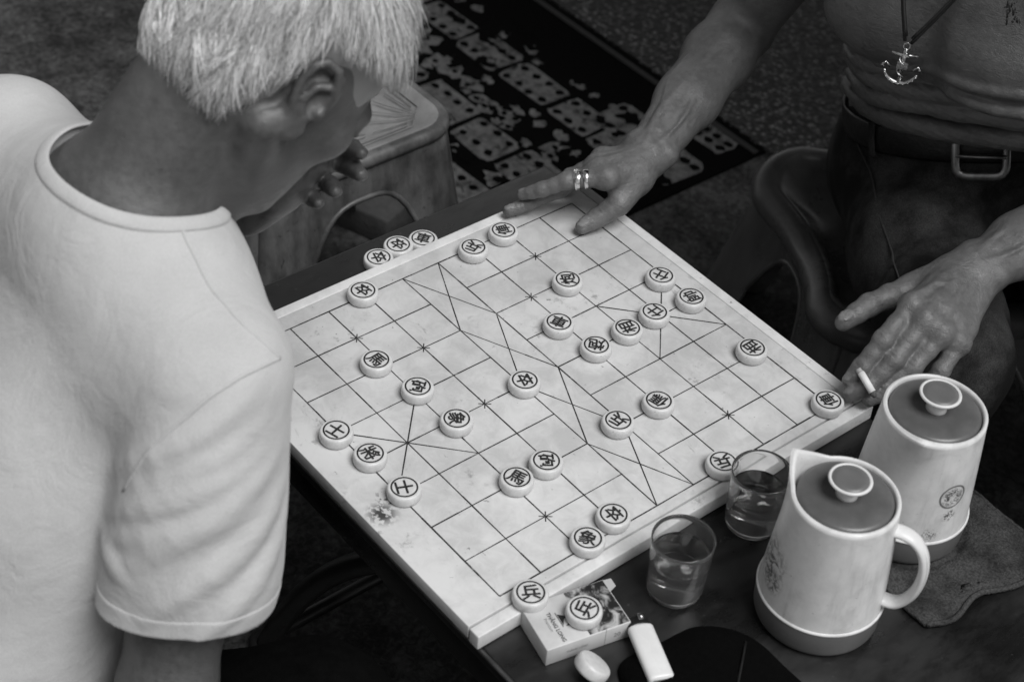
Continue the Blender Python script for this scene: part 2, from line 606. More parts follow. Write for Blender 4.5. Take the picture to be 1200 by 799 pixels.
bd = empty('chess_board', (0, 0, TZ), 0, 'pale wooden chinese chess board with worn black grid lines', 'game board')
mb_ = board_mat('board_paint', .56)
mbr = board_mat('board_rim_paint', .66)
bx0, bx1, by0, by1 = -.036, .4505, -.046, .490
h = BZ - TZ
g1 = .0135
o = MB().box(bx0 + g1 + .0015, bx1 - g1 - .0015, by0, by1 - g1 - .0015, .004, h).build('playing_panel', mb_, bd)
bevel(o, .0008, 2)
o = MB().box(bx0 + .001, bx1 - .001, by0 + .001, by1 - .001, .0, .0085).build('backing_panel', plain('board_edge', .16, .7, 70, .5), bd)
for nm, a in (('rim_strip', (bx0, bx0 + g1, by0, by1)), ('rim_strip', (bx1 - g1, bx1, by0, by1)), ('rim_strip', (bx0 + g1 + .0006, bx1 - g1 - .0006, by1 - g1, by1))):
    o = MB().box(*a, .001, h - .0008).build(nm, mbr, bd)
    bevel(o, .0014, 3)

gl = MB()
zl = h + .00022
lw = .00155
def wl_(a, b, w=lw):
    """a drawn line: slightly uneven width, in a few strokes"""
    n = max(2, int(math.hypot(b[0] - a[0], b[1] - a[1]) / .03))
    for k in range(n):
        t0, t1 = k / n, (k + 1) / n
        j = .00012
        p = (a[0] + (b[0] - a[0]) * t0 + rnd.uniform(-j, j), a[1] + (b[1] - a[1]) * t0 + rnd.uniform(-j, j))
        q = (a[0] + (b[0] - a[0]) * t1, a[1] + (b[1] - a[1]) * t1)
        gl.line(p, q, w * rnd.uniform(.72, 1.12), zl + rnd.uniform(0, .00003))
for j in range(10):
    wl_(P(0, j), P(8, j), lw * (1.15 if j in (0, 9) else 1))
for i in range(9):
    if i in (0, 8):
        wl_(P(i, 0), P(i, 9), lw * 1.15)
    else:
        wl_(P(i, 0), P(i, 4)); wl_(P(i, 5), P(i, 9))
for j in (0, 7):
    wl_(P(3, j), P(5, j + 2)); wl_(P(5, j), P(3, j + 2))
for i in (0, 2, 4, 6):
    wl_(P(i, 4), P(i + 2, 5), lw * .9); wl_(P(i, 5), P(i + 2, 4), lw * .9)
for i, j in ((1, 2), (7, 2), (1, 7), (7, 7), (2, 3), (4, 3), (6, 3), (2, 6), (4, 6), (6, 6)):
    x, y = P(i, j)
    for k in range(4):
        a = math.pi / 4 + k * math.pi / 2 + .12
        gl.line((x + .0012 * math.cos(a), y + .0012 * math.sin(a)), (x + .0068 * math.cos(a), y + .0068 * math.sin(a)), .0012, zl + .00005)
t = NT('grid_ink')
w = t.noise(260, 3, .6)
w2 = t.noise(22, 4, .6)
t.set(Base_Color=t.ramp(t.math('ADD', t.math('MULTIPLY', w, .5), t.math('MULTIPLY', w2, .5)), .5, .72, .018, .22), Roughness=.6)
gl.build('printed_grid', t.m, bd)

# ------------------------------------------------------------------ game pieces
PR, PH = .0174, .0128
def piece_mat(name, base):
    t = NT(name)
    a = t.noise(120, 5, .65); b = t.noise(400, 3, .6)
    d = t.ramp(b, .66, .74)
    t.set(Base_Color=t.math('MULTIPLY', t.ramp(a, .3, .7, base * .88, base * 1.06), t.math('SUBTRACT', 1, t.math('MULTIPLY', d, .4))), Roughness=.38,
          Subsurface_Weight=.12, Subsurface_Scale=.004)
    t.b.inputs['Subsurface Radius'].default_value = (1, 1, 1)
    return t.m
m_piece = piece_mat('piece_cream', .60)
t = NT('piece_ink')
t.set(Base_Color=t.ramp(t.noise(500, 3, .6), .35, .75, .008, .04), Roughness=.55)
m_ink = t.m
prof = [(.0001, 0), (.0142, 0), (.0160, .0007), (.0169, .0024), (PR, .0045), (PR, .0086), (.0171, .0106), (.0165, .0120), (.0155, PH - .0001), (.0148, PH)]
me_body = MB().lathe(prof, 44).mesh('piece_body')
me_body.materials.append(m_piece)
me_body.polygons.foreach_set('use_smooth', [True] * len(me_body.polygons))
me_body.set_sharp_from_angle(angle=math.radians(50))
me_ring = MB().ring(.0119, .0137, PH + .0002).mesh('piece_ring')
me_ring.materials.append(m_ink)
_char = {}
def piece(x, y, z, ch_, up, label, group=None, tilt=None):
    """up = heading (degrees) that the top of the character points to"""
    root = empty('game_piece', (x, y, z), math.radians(up - 90), label, 'game piece', group or 'cream chinese chess discs', rot=tilt)
    link('disc', me_body, None, root)
    link('printed_ring', me_ring, None, root)
    if ch_ not in _char:
        me = text_mesh(ch_, .0176, .010).copy()
        a = np.zeros(len(me.vertices) * 3); me.vertices.foreach_get('co', a); a[2::3] = PH + .00025
        me.vertices.foreach_set('co', a)
        me.materials.clear(); me.materials.append(m_ink)
        # brush weight: the glyph laid several times, a hair apart
        bm_ = bmesh.new()
        for k_, (dx, dy) in enumerate(((0, 0), (0.00027, 0), (-0.00027, 0), (0, 0.00027), (0, -0.00027))):
            n0 = len(bm_.verts)
            bm_.from_mesh(me)
            bm_.verts.ensure_lookup_table()
            for v_ in bm_.verts[n0:]: v_.co += Vector((dx, dy, k_ * .00002))
        bm_.to_mesh(me); bm_.free()
        _char[ch_] = me
    link('character', _char[ch_], None, root)
    return root
R_, B_ = -90, 90
PIECES = [
 (.007, .140, '卒', B_ + 12, 'disc marked 卒 alone near the shirt sleeve on the grid\'s outer line'),
 (.015, .288, '兵', R_ + 20, 'disc marked 兵 beside the 俥 disc on the board edge by the ringed hand'),
 (.010, .336, '俥', R_ - 14, 'disc marked 俥 just below the fingertips of the ringed hand'),
 (.120, .340, '炮', R_ - 30, 'disc marked 炮 standing alone between the ringed thumb and the 車 disc'),
 (.170, .285, '車', R_ + 28, 'disc marked 車 beside the 炮 disc near the river'),
 (.222, .294, '炮', R_ + 48, 'disc marked 炮 wedged between the 車 and 相 discs'),
 (.220, .341, '相', R_ - 8, 'disc marked 相 in the row of discs leading to the palace'),
 (.217, .384, '仕', R_ + 2, 'disc marked 仕 at the centre of the palace crossing'),
 (.174, .433, '仕', R_ + 24, 'disc marked 仕 at the palace corner on the back line'),
 (.221, .436, '帥', R_ - 6, 'disc marked 帥 on the back line beside two 仕 discs'),
 (.322, .432, '相', R_ + 6, 'disc marked 相 standing alone on the back line near the chair'),
 (.325, .291, '傌', R_ + 16, 'disc marked 傌 in the open squares between the two lone 兵 discs'),
 (.428, .440, '俥', R_ - 12, 'disc marked 俥 in the corner under the smoking hand'),
 (.323, .236, '兵', R_ + 8, 'disc marked 兵 on the river bank beside the 傌 disc'),
 (.221, .195, '卒', B_ - 18, 'disc marked 卒 standing alone on the river bank in mid-board'),
 (.429, .284, '兵', R_ + 70, 'disc marked 兵 on the board edge beside the rear tea glass'),
 (.107, .086, '馬', B_ + 10, 'disc marked 馬 near the sleeve beside the 砲 disc'),
 (.165, .097, '砲', B_ - 50, 'disc marked 砲 between a 馬 disc and a 象 disc above the palace'),
 (.226, .101, '象', B_ - 36, 'disc marked 象 beside the palace crossing in mid-board'),
 (.170, -.009, '士', B_ + 14, 'disc marked 士 at the palace corner closest to the sleeve'),
 (.216, .000, '將', B_ - 8, 'disc marked 將 on the back line between two 士 discs'),
 (.273, .000, '士', B_ - 26, 'disc marked 士 beside the dark stain on the board'),
 (.325, .138, '砲', B_ - 30, 'disc marked 砲 touching distance from a 馬 disc in mid-board'),
 (.326, .099, '馬', B_ + 18, 'disc marked 馬 beside the 砲 disc away from the sleeve'),
 (.419, .145, '卒', B_ - 6, 'disc marked 卒 on the board edge beside the front tea glass'),
 (.428, .104, '象', B_ + 30, 'disc marked 象 on the board edge beside a 卒 disc'),
]
for x, y, c, up, lab in PIECES:
    piece(x - .0034, y + .0031, BZ + .0003, c, up + rnd.uniform(-4, 4), 'cream ' + lab)
piece(.4445, .0195, BZ - .0004, '兵', 150, 'cream disc marked 兵 perched on the board rim beside the cigarette pack')
piece(-.0600, .2385, TZ, '卒', B_ + 10, 'cream captured disc marked 卒 standing clear behind the board')
piece(-.0535, .2060, TZ, '卒', B_ - 16, 'cream captured disc marked 卒 half hidden by the board rim')
piece(-.0530, .2690, TZ, '車', B_ + 35, 'cream captured disc marked 車 behind the board near the 兵 disc')
# ------------------------------------------------------------------ cigarette pack
pk = empty('cigarette_pack', (.4835, .0425, TZ), math.radians(0), 'pale cigarette pack with black lettering lying beside the board', 'cigarette pack')
ang = math.atan2(.0855, .0195)           # long side
pk.rotation_euler = (0, 0, ang)
m_pk = plain('pack_card', .52, .42, 60, .1)
m_pkd = NT('pack_picture')
m_pkd.set(Base_Color=m_pkd.ramp(m_pkd.noise(55, 5, .6, dist=1.2), .42, .66, .02, .45), Roughness=.3)
PL, PW, PT = .0875, .0555, .0225
o = MB().box(-PL / 2, PL / 2, -PW / 2, PW / 2, .0003, PT).build('carton', m_pk, pk)
bevel(o, .0009, 2)
MB().box(.001, PL / 2 - .0012, -PW / 2 + .001, PW / 2 - .001, PT - .001, PT + .00025).build('warning_picture', m_pkd.m, pk)
m_black = plain('print_black', .02, .5, 200, .3)
m_grey = plain('print_grey', .2, .5, 200, .3)
def letters(name, s, size, loc, rz, parent, m, bold=.0):
    me = text_mesh(s, size, bold, True).copy()
    me.materials.clear(); me.materials.append(m)
    o = link(name, me, None, parent)
    o.location = loc; o.rotation_euler = (0, 0, rz)
    return o
letters('brand_lettering', 'THĂNG LONG', .036, (-.0230, -.0065, PT + .0003), -math.pi / 2, pk, m_black, .02)
letters('small_lettering', 'Premium', .016, (-.0290, -.002, PT + .0003), -math.pi / 2, pk, m_grey, .0)
em = MB()
em.poly([(-.0165, .0065), (-.009, .0015), (-.006, -.001), (-.0125, -.0005), (-.0165, -.0075), (-.0165, -.002)], PT + .0003)
em.poly([(-.0145, -.009), (-.006, -.0035), (-.0045, -.006), (-.0125, -.0095)], PT + .00035)
em.poly([(-.0178, -.009), (-.0178, .009), (-.0171, .009), (-.0171, -.009)], PT + .0003)
em.build('emblem', m_black, pk)
MB().box(.0175, .0178, -PW / 2 - .0002, PW / 2 + .0002, .001, PT + .0003).build('lid_seam', m_grey, pk)
for y, rx in ((-PW / 2 - .0003, math.pi / 2),):
    l_ = letters('side_lettering', 'THĂNG LONG', .022, (-.012, y, PT / 2), 0, pk, m_grey)
    l_.rotation_euler = (rx, 0, 0)
    l2 = letters('side_mark', '20', .007, (.030, y, PT / 2), 0, pk, m_grey)
    l2.rotation_euler = (rx, 0, 0)
o = MB().add([(PL / 2 - .001, .012, PT), (PL / 2 + .006, .014, PT + .003), (PL / 2 + .006, PW / 2 - .004, PT + .003), (PL / 2 - .001, PW / 2 - .001, PT)], [(0, 1, 2, 3)]).build('lid_tab', m_pk, pk)
sd = o.modifiers.new('s', 'SOLIDIFY'); sd.thickness = .0006
piece(.4905, .0455, TZ + PT + .0006, '兵', 205, 'cream disc marked 兵 resting on top of the cigarette pack')
# a disc leaning on its edge against the pack
pl = piece(.5335, .0255, TZ + .0165, '傌', 0, 'cream disc with no writing in view leaning against the cigarette pack')
pl.rotation_euler = (math.radians(148), math.radians(20), math.radians(20))

# ------------------------------------------------------------------ lighter
lg = empty('lighter', (.5505, .0735, TZ + .0185), math.atan2(-.029, .063), 'white plastic disposable lighter with a dark top lying on the black pouch', 'lighter')
lg.rotation_euler = (math.radians(0), math.radians(-4), math.atan2(-.029, .063))
m_lw = plain('lighter_white', .72, .3, 60, .06)
def rbar(x0, x1, ry, rz, n=20, e=2.6, taper=1.0):
    mb = MB(); pts = []
    rings = [(x0, .82), (x0 + .0012, .96), (x0 + .003, 1), (x1 - .003, taper), (x1 - .0012, .96 * taper), (x1, .82 * taper)]
    for x, s in rings:
        for k in range(n):
            q = 2 * math.pi * k / n
            c, s_ = math.cos(q), math.sin(q)
            rr = (abs(c) ** e + abs(s_) ** e) ** (-1 / e)
            mb.v.append((x, ry * s * rr * c, rz * s * rr * s_))
    for i in range(len(rings) - 1):
        for k in range(n):
            l = (k + 1) % n
            mb.f.append((i * n + k, i * n + l, (i + 1) * n + l, (i + 1) * n + k))
    mb.f.append(tuple(range(n))[::-1]); mb.f.append(tuple(range((len(rings) - 1) * n, len(rings) * n)))
    return mb
rbar(-.026, .040, .0122, .0062, 24, 3.2).build('body', m_lw, lg, True)
rbar(-.0375, -.0255, .0105, .0056, 20, 3.0).build('hood', plain('lighter_metal', .03, .3, 60, .3, metal=.6), lg, True)
w_ = MB().lathe([(.001, -.003), (.0042, -.003), (.0042, .003), (.001, .003)], 18).build('spark_wheel', plain('wheel_steel', .35, .3, 60, .3, metal=1), lg, True)
w_.location = (-.0345, .003, .0045); w_.rotation_euler = (math.pi / 2, 0, 0)
MB().box(.0395, .0403, -.008, .008, -.0018, .0018).build('base_slot', m_grey, lg)

# ------------------------------------------------------------------ tea glasses
def glass_mat():
    t = NT('clear_glass')
    t.set(Base_Color=(.95, .95, .95, 1), Roughness=.05, IOR=1.46, Transmission_Weight=.965)
    return t.m
def tea_mat():
    t = NT('green_tea')
    t.set(Base_Color=(.55, .55, .55, 1), Roughness=.0, IOR=1.33, Transmission_Weight=1.0)
    return t.m
m_gl, m_tea = glass_mat(), tea_mat()
def tea_glass(x, y, level, label):
    root = empty('tea_glass', (x, y, TZ), 0, label, 'glass', 'small tumblers of tea')
    ro, rb, H = .0305, .0268, .072
    th = .0015
    outer = [(.0001, .0012), (rb - .006, .0002), (rb - .0015, .0006), (rb, .003)]
    n = 10
    for k in range(1, n + 1):
        z = .003 + (H - .003) * k / n
        outer.append((rb + (ro - rb) * (z / H) ** .8, z))
    inner = [(ro - th * .35, H + .0009), (ro - th * .8, H + .0004)]
    for k in range(n, -1, -1):
        z = .005 + (H - .005) * k / n
        inner.append((rb + (ro - rb) * (z / H) ** .8 - th, z if k < n else H - .001))
    inner += [(rb - th - .003, .0038), (.0001, .0034)]
    MB().lathe(outer + inner, 56, cap0=False, cap1=False).build('tumbler', m_gl, root, True)
    tz = [(.0001, .0032), (rb - th - .003, .0036), (rb - th + .0003, .0052)]
    for k in range(1, 7):
        z = .005 + (level - .005) * k / 6
        tz.append((rb + (ro - rb) * (z / H) ** .8 - th + .0003, z))
    tz.append((.0001, level - .0003))
    MB().lathe(tz, 56, cap0=False, cap1=False).build('tea', m_tea, root, True)
    return root
tea_glass(.502, .154, .050, 'small clear glass of tea standing alone beside the board')
tea_glass(.483, .2775, .046, 'small clear glass of tea tucked behind the front teapot')

# ------------------------------------------------------------------ teapots
def pot_mat(name, decal, ring=None, seed=0):
    t = NT(name)
    a = t.noise(16, 5, .6); b = t.noise(60, 5, .7)
    c = t.ramp(t.math('ADD', t.math('MULTIPLY', a, .5), t.math('MULTIPLY', b, .5)), .35, .65, .60, .72)
    sp = t.ramp(t.noise(170, 3, .6), .69, .75)
    sm = t.math('MULTIPLY', t.ramp(t.noise(15, 6, .62, dist=.5), .50, .68), .26)
    dr = t.math('MULTIPLY', t.ramp(t.noise(30, 6, .7, vec=t.mapped((1, 1, .12))), .58, .75), .22)
    sm = t.math('ADD', sm, dr, clamp=True)
    k = t.math('MULTIPLY', t.math('SUBTRACT', 1, t.math('MULTIPLY', sp, .5)), t.math('SUBTRACT', 1, sm))
    for p, r, s, th, am in decal:
        d = t.math('MULTIPLY', t.ramp(t.near(p), r * .35, r, 1, 0), t.ramp(t.noise(s, 4, .65, dist=1.5), th, th + .08))
        k = t.math('MULTIPLY', k, t.math('SUBTRACT', 1, t.math('MULTIPLY', d, am)))
    if ring:
        d = t.ramp(t.math('ABSOLUTE', t.math('SUBTRACT', t.near(ring), .0135)), .0006, .0014, .75, 0)
        k = t.math('MULTIPLY', k, t.math('SUBTRACT', 1, d))
    t.set(Base_Color=t.math('MULTIPLY', c, k), Roughness=t.ramp(a, .3, .7, .32, .46), Coat_Weight=.1)
    return t.m
m_lid = plain('lid_grey', .105, .34, 26, .35)
m_band = plain('band_grey', .125, .42, 22, .15)
m_knob = plain('knob_white', .68, .35, 60, .06)
def teapot(x, y, spout, handle, body_m, label):
    root = empty('teapot', (x, y, TZ), 0, label, 'teapot', 'insulated plastic teapots')
    rb, rt, H = .0610, .0498, .158
    n = 72
    def rad(z):
        t_ = z / H
        return rb + (rt - rb) * (t_ ** 1.25)
    sp = math.radians(spout)
    def lip(q):
        d = (q - sp + math.pi) % (2 * math.pi) - math.pi
        return max(0, 1 - abs(d) / .62) ** 1.15
    mb = MB()
    rows = []
    zs = [.034, .036, .045, .06, .08, .10, .12, .135, .146, .153, .158, H]
    for z in zs:
        w = max(0, (z - .118) / (H - .118))
        rows.append([((rad(z) + .0) * math.cos(2 * math.pi * k / n) + .0150 * w ** 1.6 * lip(2 * math.pi * k / n) * math.cos(sp),
                      rad(z) * math.sin(2 * math.pi * k / n) + .0150 * w ** 1.6 * lip(2 * math.pi * k / n) * math.sin(sp),
                      z + .011 * w * lip(2 * math.pi * k / n)) for k in range(n)])
    # rolled rim and inside
    for dr, dz in ((-.0012, .0014), (-.0030, .0012), (-.0042, -.001), (-.0048, -.010), (-.0054, -.030)):
        rows.append([((rad(H) + dr) * math.cos(2 * math.pi * k / n) + .0150 * max(.0, 1 + dr * 60) * lip(2 * math.pi * k / n) * math.cos(sp) * (1 if dz > -.005 else .5 if dz > -.02 else 0),
                      (rad(H) + dr) * math.sin(2 * math.pi * k / n) + .0150 * max(.0, 1 + dr * 60) * lip(2 * math.pi * k / n) * math.sin(sp) * (1 if dz > -.005 else .5 if dz > -.02 else 0),
                      H + dz + .011 * lip(2 * math.pi * k / n) * (1 if dz > -.005 else .4)) for k in range(n)])
    for r_ in rows: mb.v += r_
    for i in range(len(rows) - 1):
        for k in range(n):
            l = (k + 1) % n
            mb.f.append((i * n + k, i * n + l, (i + 1) * n + l, (i + 1) * n + k))
    mb.build('body', body_m, root, True)
    MB().lathe([(.001, .0004), (rb - .006, .0004), (rb - .0030, .0030), (rb - .0012, .008), (rb - .0002, .030), (rb - .0006, .0335), (rb - .003, .0345)], n).build('base_band', m_band, root, True)
    MB().lathe([(rb - .0012, .0328), (rb + .0004, .0336), (rb + .0002, .0352), (rb - .0015, .0362)], n, cap0=False, cap1=False).build('waist_seam', body_m, root, True)
    li = MB().lathe([(rt - .0056, H - .014), (rt - .0052, H - .0035), (rt - .0062, H - .0008), (rt - .0095, H + .0006), (.030, H + .0022), (.016, H + .0032), (.0125, H + .0018), (.001, H + .0012)], n, cap0=False).build('lid', m_lid, root, True)
    kn = MB().lathe([(.0108, H + .001), (.0085, H + .004), (.0074, H + .009), (.0080, H + .0135), (.0130, H + .0165), (.0192, H + .0185), (.0203, H + .0202), (.0198, H + .0216), (.0182, H + .0222), (.0174, H + .0212)], 40).build('knob', m_knob, li, True)
    MB().lathe([(.0001, H + .0219), (.0120, H + .0219), (.0172, H + .0214), (.0174, H + .0205)][::-1], 40, cap0=False, cap1=False).build('knob_inset', plain('knob_grey', .13, .4, 40, .15), li, True)
    ha = math.radians(handle)
    hx, hy = math.cos(ha), math.sin(ha)
    pts = []
    for r_, z in ((.048, .136), (.058, .137), (.070, .133), (.079, .122), (.084, .105), (.085, .086), (.082, .067), (.076, .054), (.069, .047), (.060, .046), (.052, .048)):
        pts.append((r_ * hx, r_ * hy, z))
    # smooth the handle curve
    for _ in range(2):
        q = [pts[0]]
        for a, b in zip(pts[:-1], pts[1:]):
            q += [tuple(.75 * u + .25 * v for u, v in zip(a, b)), tuple(.25 * u + .75 * v for u, v in zip(a, b))]
        pts = q + [pts[-1]]
    MB().tube(pts, (.0086, .0044), 14, flat=(-hy, hx, 0)).build('handle', m_knob, root, True)
    MB().tube([(p[0] * 1.0 + hx * .0038, p[1] + hy * .0038, p[2]) for p in pts[6:-6]], (.0048, .0014), 10, flat=(-hy, hx, 0)).build('handle_rib', m_knob, root, True)
    return root
m_p1 = pot_mat('pot_white_faded_flower', [((-.029, -.047, .078), .034, 95, .47, .80), ((-.018, -.053, .062), .018, 150, .45, .75)])
m_p2 = pot_mat('pot_white_round_mark', [((.053, -.014, .092), .016, 230, .47, .9), ((.054, -.014, .068), .010, 300, .48, .85), ((.050, -.030, .045), .012, 260, .5, .7)], (.0530, -.0140, .092))
teapot(.600, .247, 186, 28, m_p1, 'white plastic teapot with a faded flower print and its handle in full view')
teapot(.572, .402, -62, 118, m_p2, 'white plastic teapot standing on the grey towel beside the smoking hand')
# ------------------------------------------------------------------ smooth bodies: blended distance shapes meshed by surface nets
def V3(*a): return np.array(a if len(a) == 3 else a[0], np.float64)
def unit(v):
    v = np.asarray(v, np.float64)
    return v / np.linalg.norm(v)

class Shape:
    def __init__(self):
        self.p = []
    def cone(self, a, b, ra, rb, k=.01, sub=False):
        a, b = V3(a), V3(b)
        ab = b - a
        L2 = max(float(ab @ ab), 1e-12)
        def f(q):
            pa = q - a.astype(q.dtype)
            t = np.clip(pa @ ab.astype(q.dtype) / L2, 0, 1)
            pa -= t[..., None] * ab.astype(q.dtype)
            return np.sqrt(np.einsum('...i,...i->...', pa, pa)) - (ra + (rb - ra) * t)
        self.p.append((f, k, sub)); return self
    def ball(self, c, r, k=.01, sub=False):
        return self.cone(c, V3(c) + (0, 0, 1e-4), r, r, k, sub)
    def chain(self, pts, rad, k=.01, kj=None, sub=False):
        if not isinstance(rad, (list, tuple)): rad = [rad] * len(pts)
        tmp = Shape()
        for i in range(len(pts) - 1):
            tmp.cone(pts[i], pts[i + 1], rad[i], rad[i + 1])
        fs = [p[0] for p in tmp.p]
        def f(q):
            d = fs[0](q)
            for g_ in fs[1:]: d = np.minimum(d, g_(q))
            return d
        self.p.append((f, k, sub)); return self
    def flat(self, a, b, side, wa, ha, wb, hb, k=.02, sub=False):
        """tapered bar with elliptical section: half-width w along `side`, half-depth h across"""
        a, b = V3(a), V3(b)
        ax = unit(b - a); L = float(np.linalg.norm(b - a))
        s = V3(side); s = unit(s - ax * (s @ ax)); n = np.cross(ax, s)
        M = np.stack([s, n, ax], 1)
        def f(q):
            l = (q - a.astype(q.dtype)) @ M.astype(q.dtype)
            t = np.clip(l[..., 2] / L, 0, 1)
            w = wa + (wb - wa) * t; h_ = ha + (hb - ha) * t
            m = np.minimum(w, h_)
            u = l[..., 0] / w; v = l[..., 1] / h_; z = (l[..., 2] - t * L) / m
            k0 = np.sqrt(u * u + v * v + z * z) + 1e-9
            k1 = np.sqrt((u / w) ** 2 + (v / h_) ** 2 + (z / m) ** 2) + 1e-9
            return k0 * (k0 - 1) / k1
        self.p.append((f, k, sub)); return self
    def ell(self, c, r, axes=None, k=.015, sub=False):
        c = V3(c); A = np.eye(3) if axes is None else np.stack([unit(x) for x in axes], 1)
        r = V3(r)
        def f(q):
            l = (q - c.astype(q.dtype)) @ A.astype(q.dtype)
            u = l / r.astype(q.dtype)
            k0 = np.sqrt(np.einsum('...i,...i->...', u, u)) + 1e-9
            w = u / r.astype(q.dtype)
            k1 = np.sqrt(np.einsum('...i,...i->...', w, w)) + 1e-9
            return k0 * (k0 - 1) / k1
        self.p.append((f, k, sub)); return self
    def plane(self, p, n, k=.002):
        """keeps the side that n points away from"""
        p = V3(p); n = unit(n)
        def f(q): return -((q - p.astype(q.dtype)) @ n.astype(q.dtype))
        self.p.append((f, k, True)); return self
    def fn(self, f, k=.0, sub=False):
        self.p.append((f, k, sub)); return self
    @staticmethod
    def comb(d, x, k, sub):
        if sub:
            x = -x
            if k <= 0: return np.maximum(d, x)
            h_ = np.maximum(k - np.abs(d - x), 0) / k
            return np.maximum(d, x) + h_ * h_ * k * .25
        if k <= 0: return np.minimum(d, x)
        h_ = np.maximum(k - np.abs(d - x), 0) / k
        return np.minimum(d, x) - h_ * h_ * k * .25
    def eval(self, q):
        q = np.asarray(q, np.float64)
        d = np.full(q.shape[:-1], 10.0)
        for f, k, sub in self.p: d = self.comb(d, f(q), k, sub)
        return d
    def march(self, o, d, far, steps=60, inward=False):
        """from o along -d starting at distance far, returns the outermost surface hit per ray"""
        o = np.asarray(o, np.float64); d = np.asarray(d, np.float64)
        t = np.full(d.shape[:-1], far)
        for _ in range(steps):
            t = t - self.eval(o + d * t[..., None]) * .8
            t = np.maximum(t, 0)
        return o + d * t[..., None]
    def mesh(self, h, lo, hi, disp=None, slack=1.35):
        n = 8
        B = n * h
        lo = V3(lo); hi = V3(hi)
        C4 = 4 * B
        nn = np.ceil((hi - lo) / C4).astype(int)
        gi = np.stack(np.meshgrid(*[np.arange(k) for k in nn], indexing='ij'), -1).reshape(-1, 3)
        cc = lo + (gi + .5) * C4
        d = np.full(len(cc), 10.0)
        X4 = []
        for f, k, s in self.p:
            x = f(cc); X4.append(x.astype(np.float32)); d = self.comb(d, x, k, s)
        k4 = np.abs(d) < C4 * .87 * slack + .01
        gi = gi[k4]; d4 = d[k4]
        sub = np.stack(np.meshgrid(*[np.arange(4)] * 3, indexing='ij'), -1).reshape(-1, 3)
        bi = (gi[:, None] * 4 + sub[None]).reshape(-1, 3)
        cen = (lo + (bi + .5) * B).reshape(len(gi), 64, 3)
        D = np.full((len(gi), 64), 10.0)
        Dp = []
        R4 = C4 * .87
        for (f, k, s), x4 in zip(self.p, X4):
            x4 = x4[k4]
            ii = np.nonzero((x4 < R4 * 1.3 + k) if s else (x4 < d4 + k + R4 * 2.4))[0]
            full = np.full((len(gi), 64), 9.0, np.float32)
            if len(ii):
                x = f(cen[ii]); full[ii] = x; D[ii] = self.comb(D[ii], x, k, s)
            Dp.append(full.reshape(-1))
        D = D.reshape(-1); cen = cen.reshape(-1, 3)
        keep = np.abs(D) < B * .87 * slack + (.006 if disp else .001)
        bi = bi[keep]; D = D[keep]
        Nb = len(bi)
        off = np.stack(np.meshgrid(*[np.arange(n + 1)] * 3, indexing='ij'), -1).reshape(-1, 3)
        Q = (lo + (bi[:, None] * n + off[None]) * h).astype(np.float32)
        S = np.full((Nb, len(off)), 10.0, np.float32)
        R = B * .87
        for (f, k, s), x in zip(self.p, Dp):
            x = x[keep]
            inc = (x < R * 1.3 + k) if s else (x < D + k + R * 2.6)
            ii = np.nonzero(inc)[0]
            if len(ii) == 0: continue
            S[ii] = self.comb(S[ii], f(Q[ii]), k, s)
        if disp is not None:
            S += disp(Q).astype(np.float32)
        S = S.reshape(Nb, n + 1, n + 1, n + 1)
        neg = S < 0
        c = np.zeros((Nb, n, n, n), np.int8)
        for a in (0, 1):
            for b_ in (0, 1):
                for e in (0, 1):
                    c += neg[:, a:a + n, b_:b_ + n, e:e + n]
        cb, ci, cj, ck = np.nonzero((c > 0) & (c < 8))
        M = len(cb)
        g = bi[cb] * n + np.stack([ci, cj, ck], 1)
        acc = np.zeros((M, 3)); cnt = np.zeros(M)
        cor = {}
        for a in (0, 1):
            for b_ in (0, 1):
                for e in (0, 1):
                    cor[a, b_, e] = S[cb, ci + a, cj + b_, ck + e].astype(np.float64)
        for ax in range(3):
            for u in (0, 1):
                for v in (0, 1):
                    p0 = [0, 0, 0]; p0[(ax + 1) % 3] = u; p0[(ax + 2) % 3] = v
                    p1 = list(p0); p1[ax] = 1
                    s0, s1 = cor[tuple(p0)], cor[tuple(p1)]
                    x = (s0 < 0) != (s1 < 0)
                    t = np.where(x, s0 / np.where(x, s0 - s1, 1), 0)
                    for q in range(3):
                        acc[:, q] += np.where(x, p0[q] + (t if q == ax else 0), 0)
                    cnt += x
        vert = lo + (g + acc / cnt[:, None]) * h
        BIG = 1 << 20
        key = (g[:, 0].astype(np.int64) * BIG + g[:, 1]) * BIG + g[:, 2]
        order = np.argsort(key); sk = key[order]
        faces = []
        for ax in range(3):
            sl0 = [slice(None)] + [slice(0, n)] * 3
            sl1 = list(sl0); sl1[ax + 1] = slice(1, n + 1)
            a, b_ = neg[tuple(sl0)], neg[tuple(sl1)]
            eb, ei, ej, ek = np.nonzero(a != b_)
            ge = bi[eb] * n + np.stack([ei, ej, ek], 1)
            flip = a[eb, ei, ej, ek]
            q4 = []
            ok = np.ones(len(ge), bool)
            for du, dv in ((-1, -1), (0, -1), (0, 0), (-1, 0)):
                x = ge.copy(); x[:, (ax + 1) % 3] += du; x[:, (ax + 2) % 3] += dv
                kk = (x[:, 0].astype(np.int64) * BIG + x[:, 1]) * BIG + x[:, 2]
                pos = np.clip(np.searchsorted(sk, kk), 0, M - 1)
                ok &= sk[pos] == kk
                q4.append(order[pos])
            q4 = np.stack(q4, 1)
            q4 = np.where(flip[:, None], q4, q4[:, ::-1])
            faces.append(q4[ok])
        return vert, np.concatenate(faces)

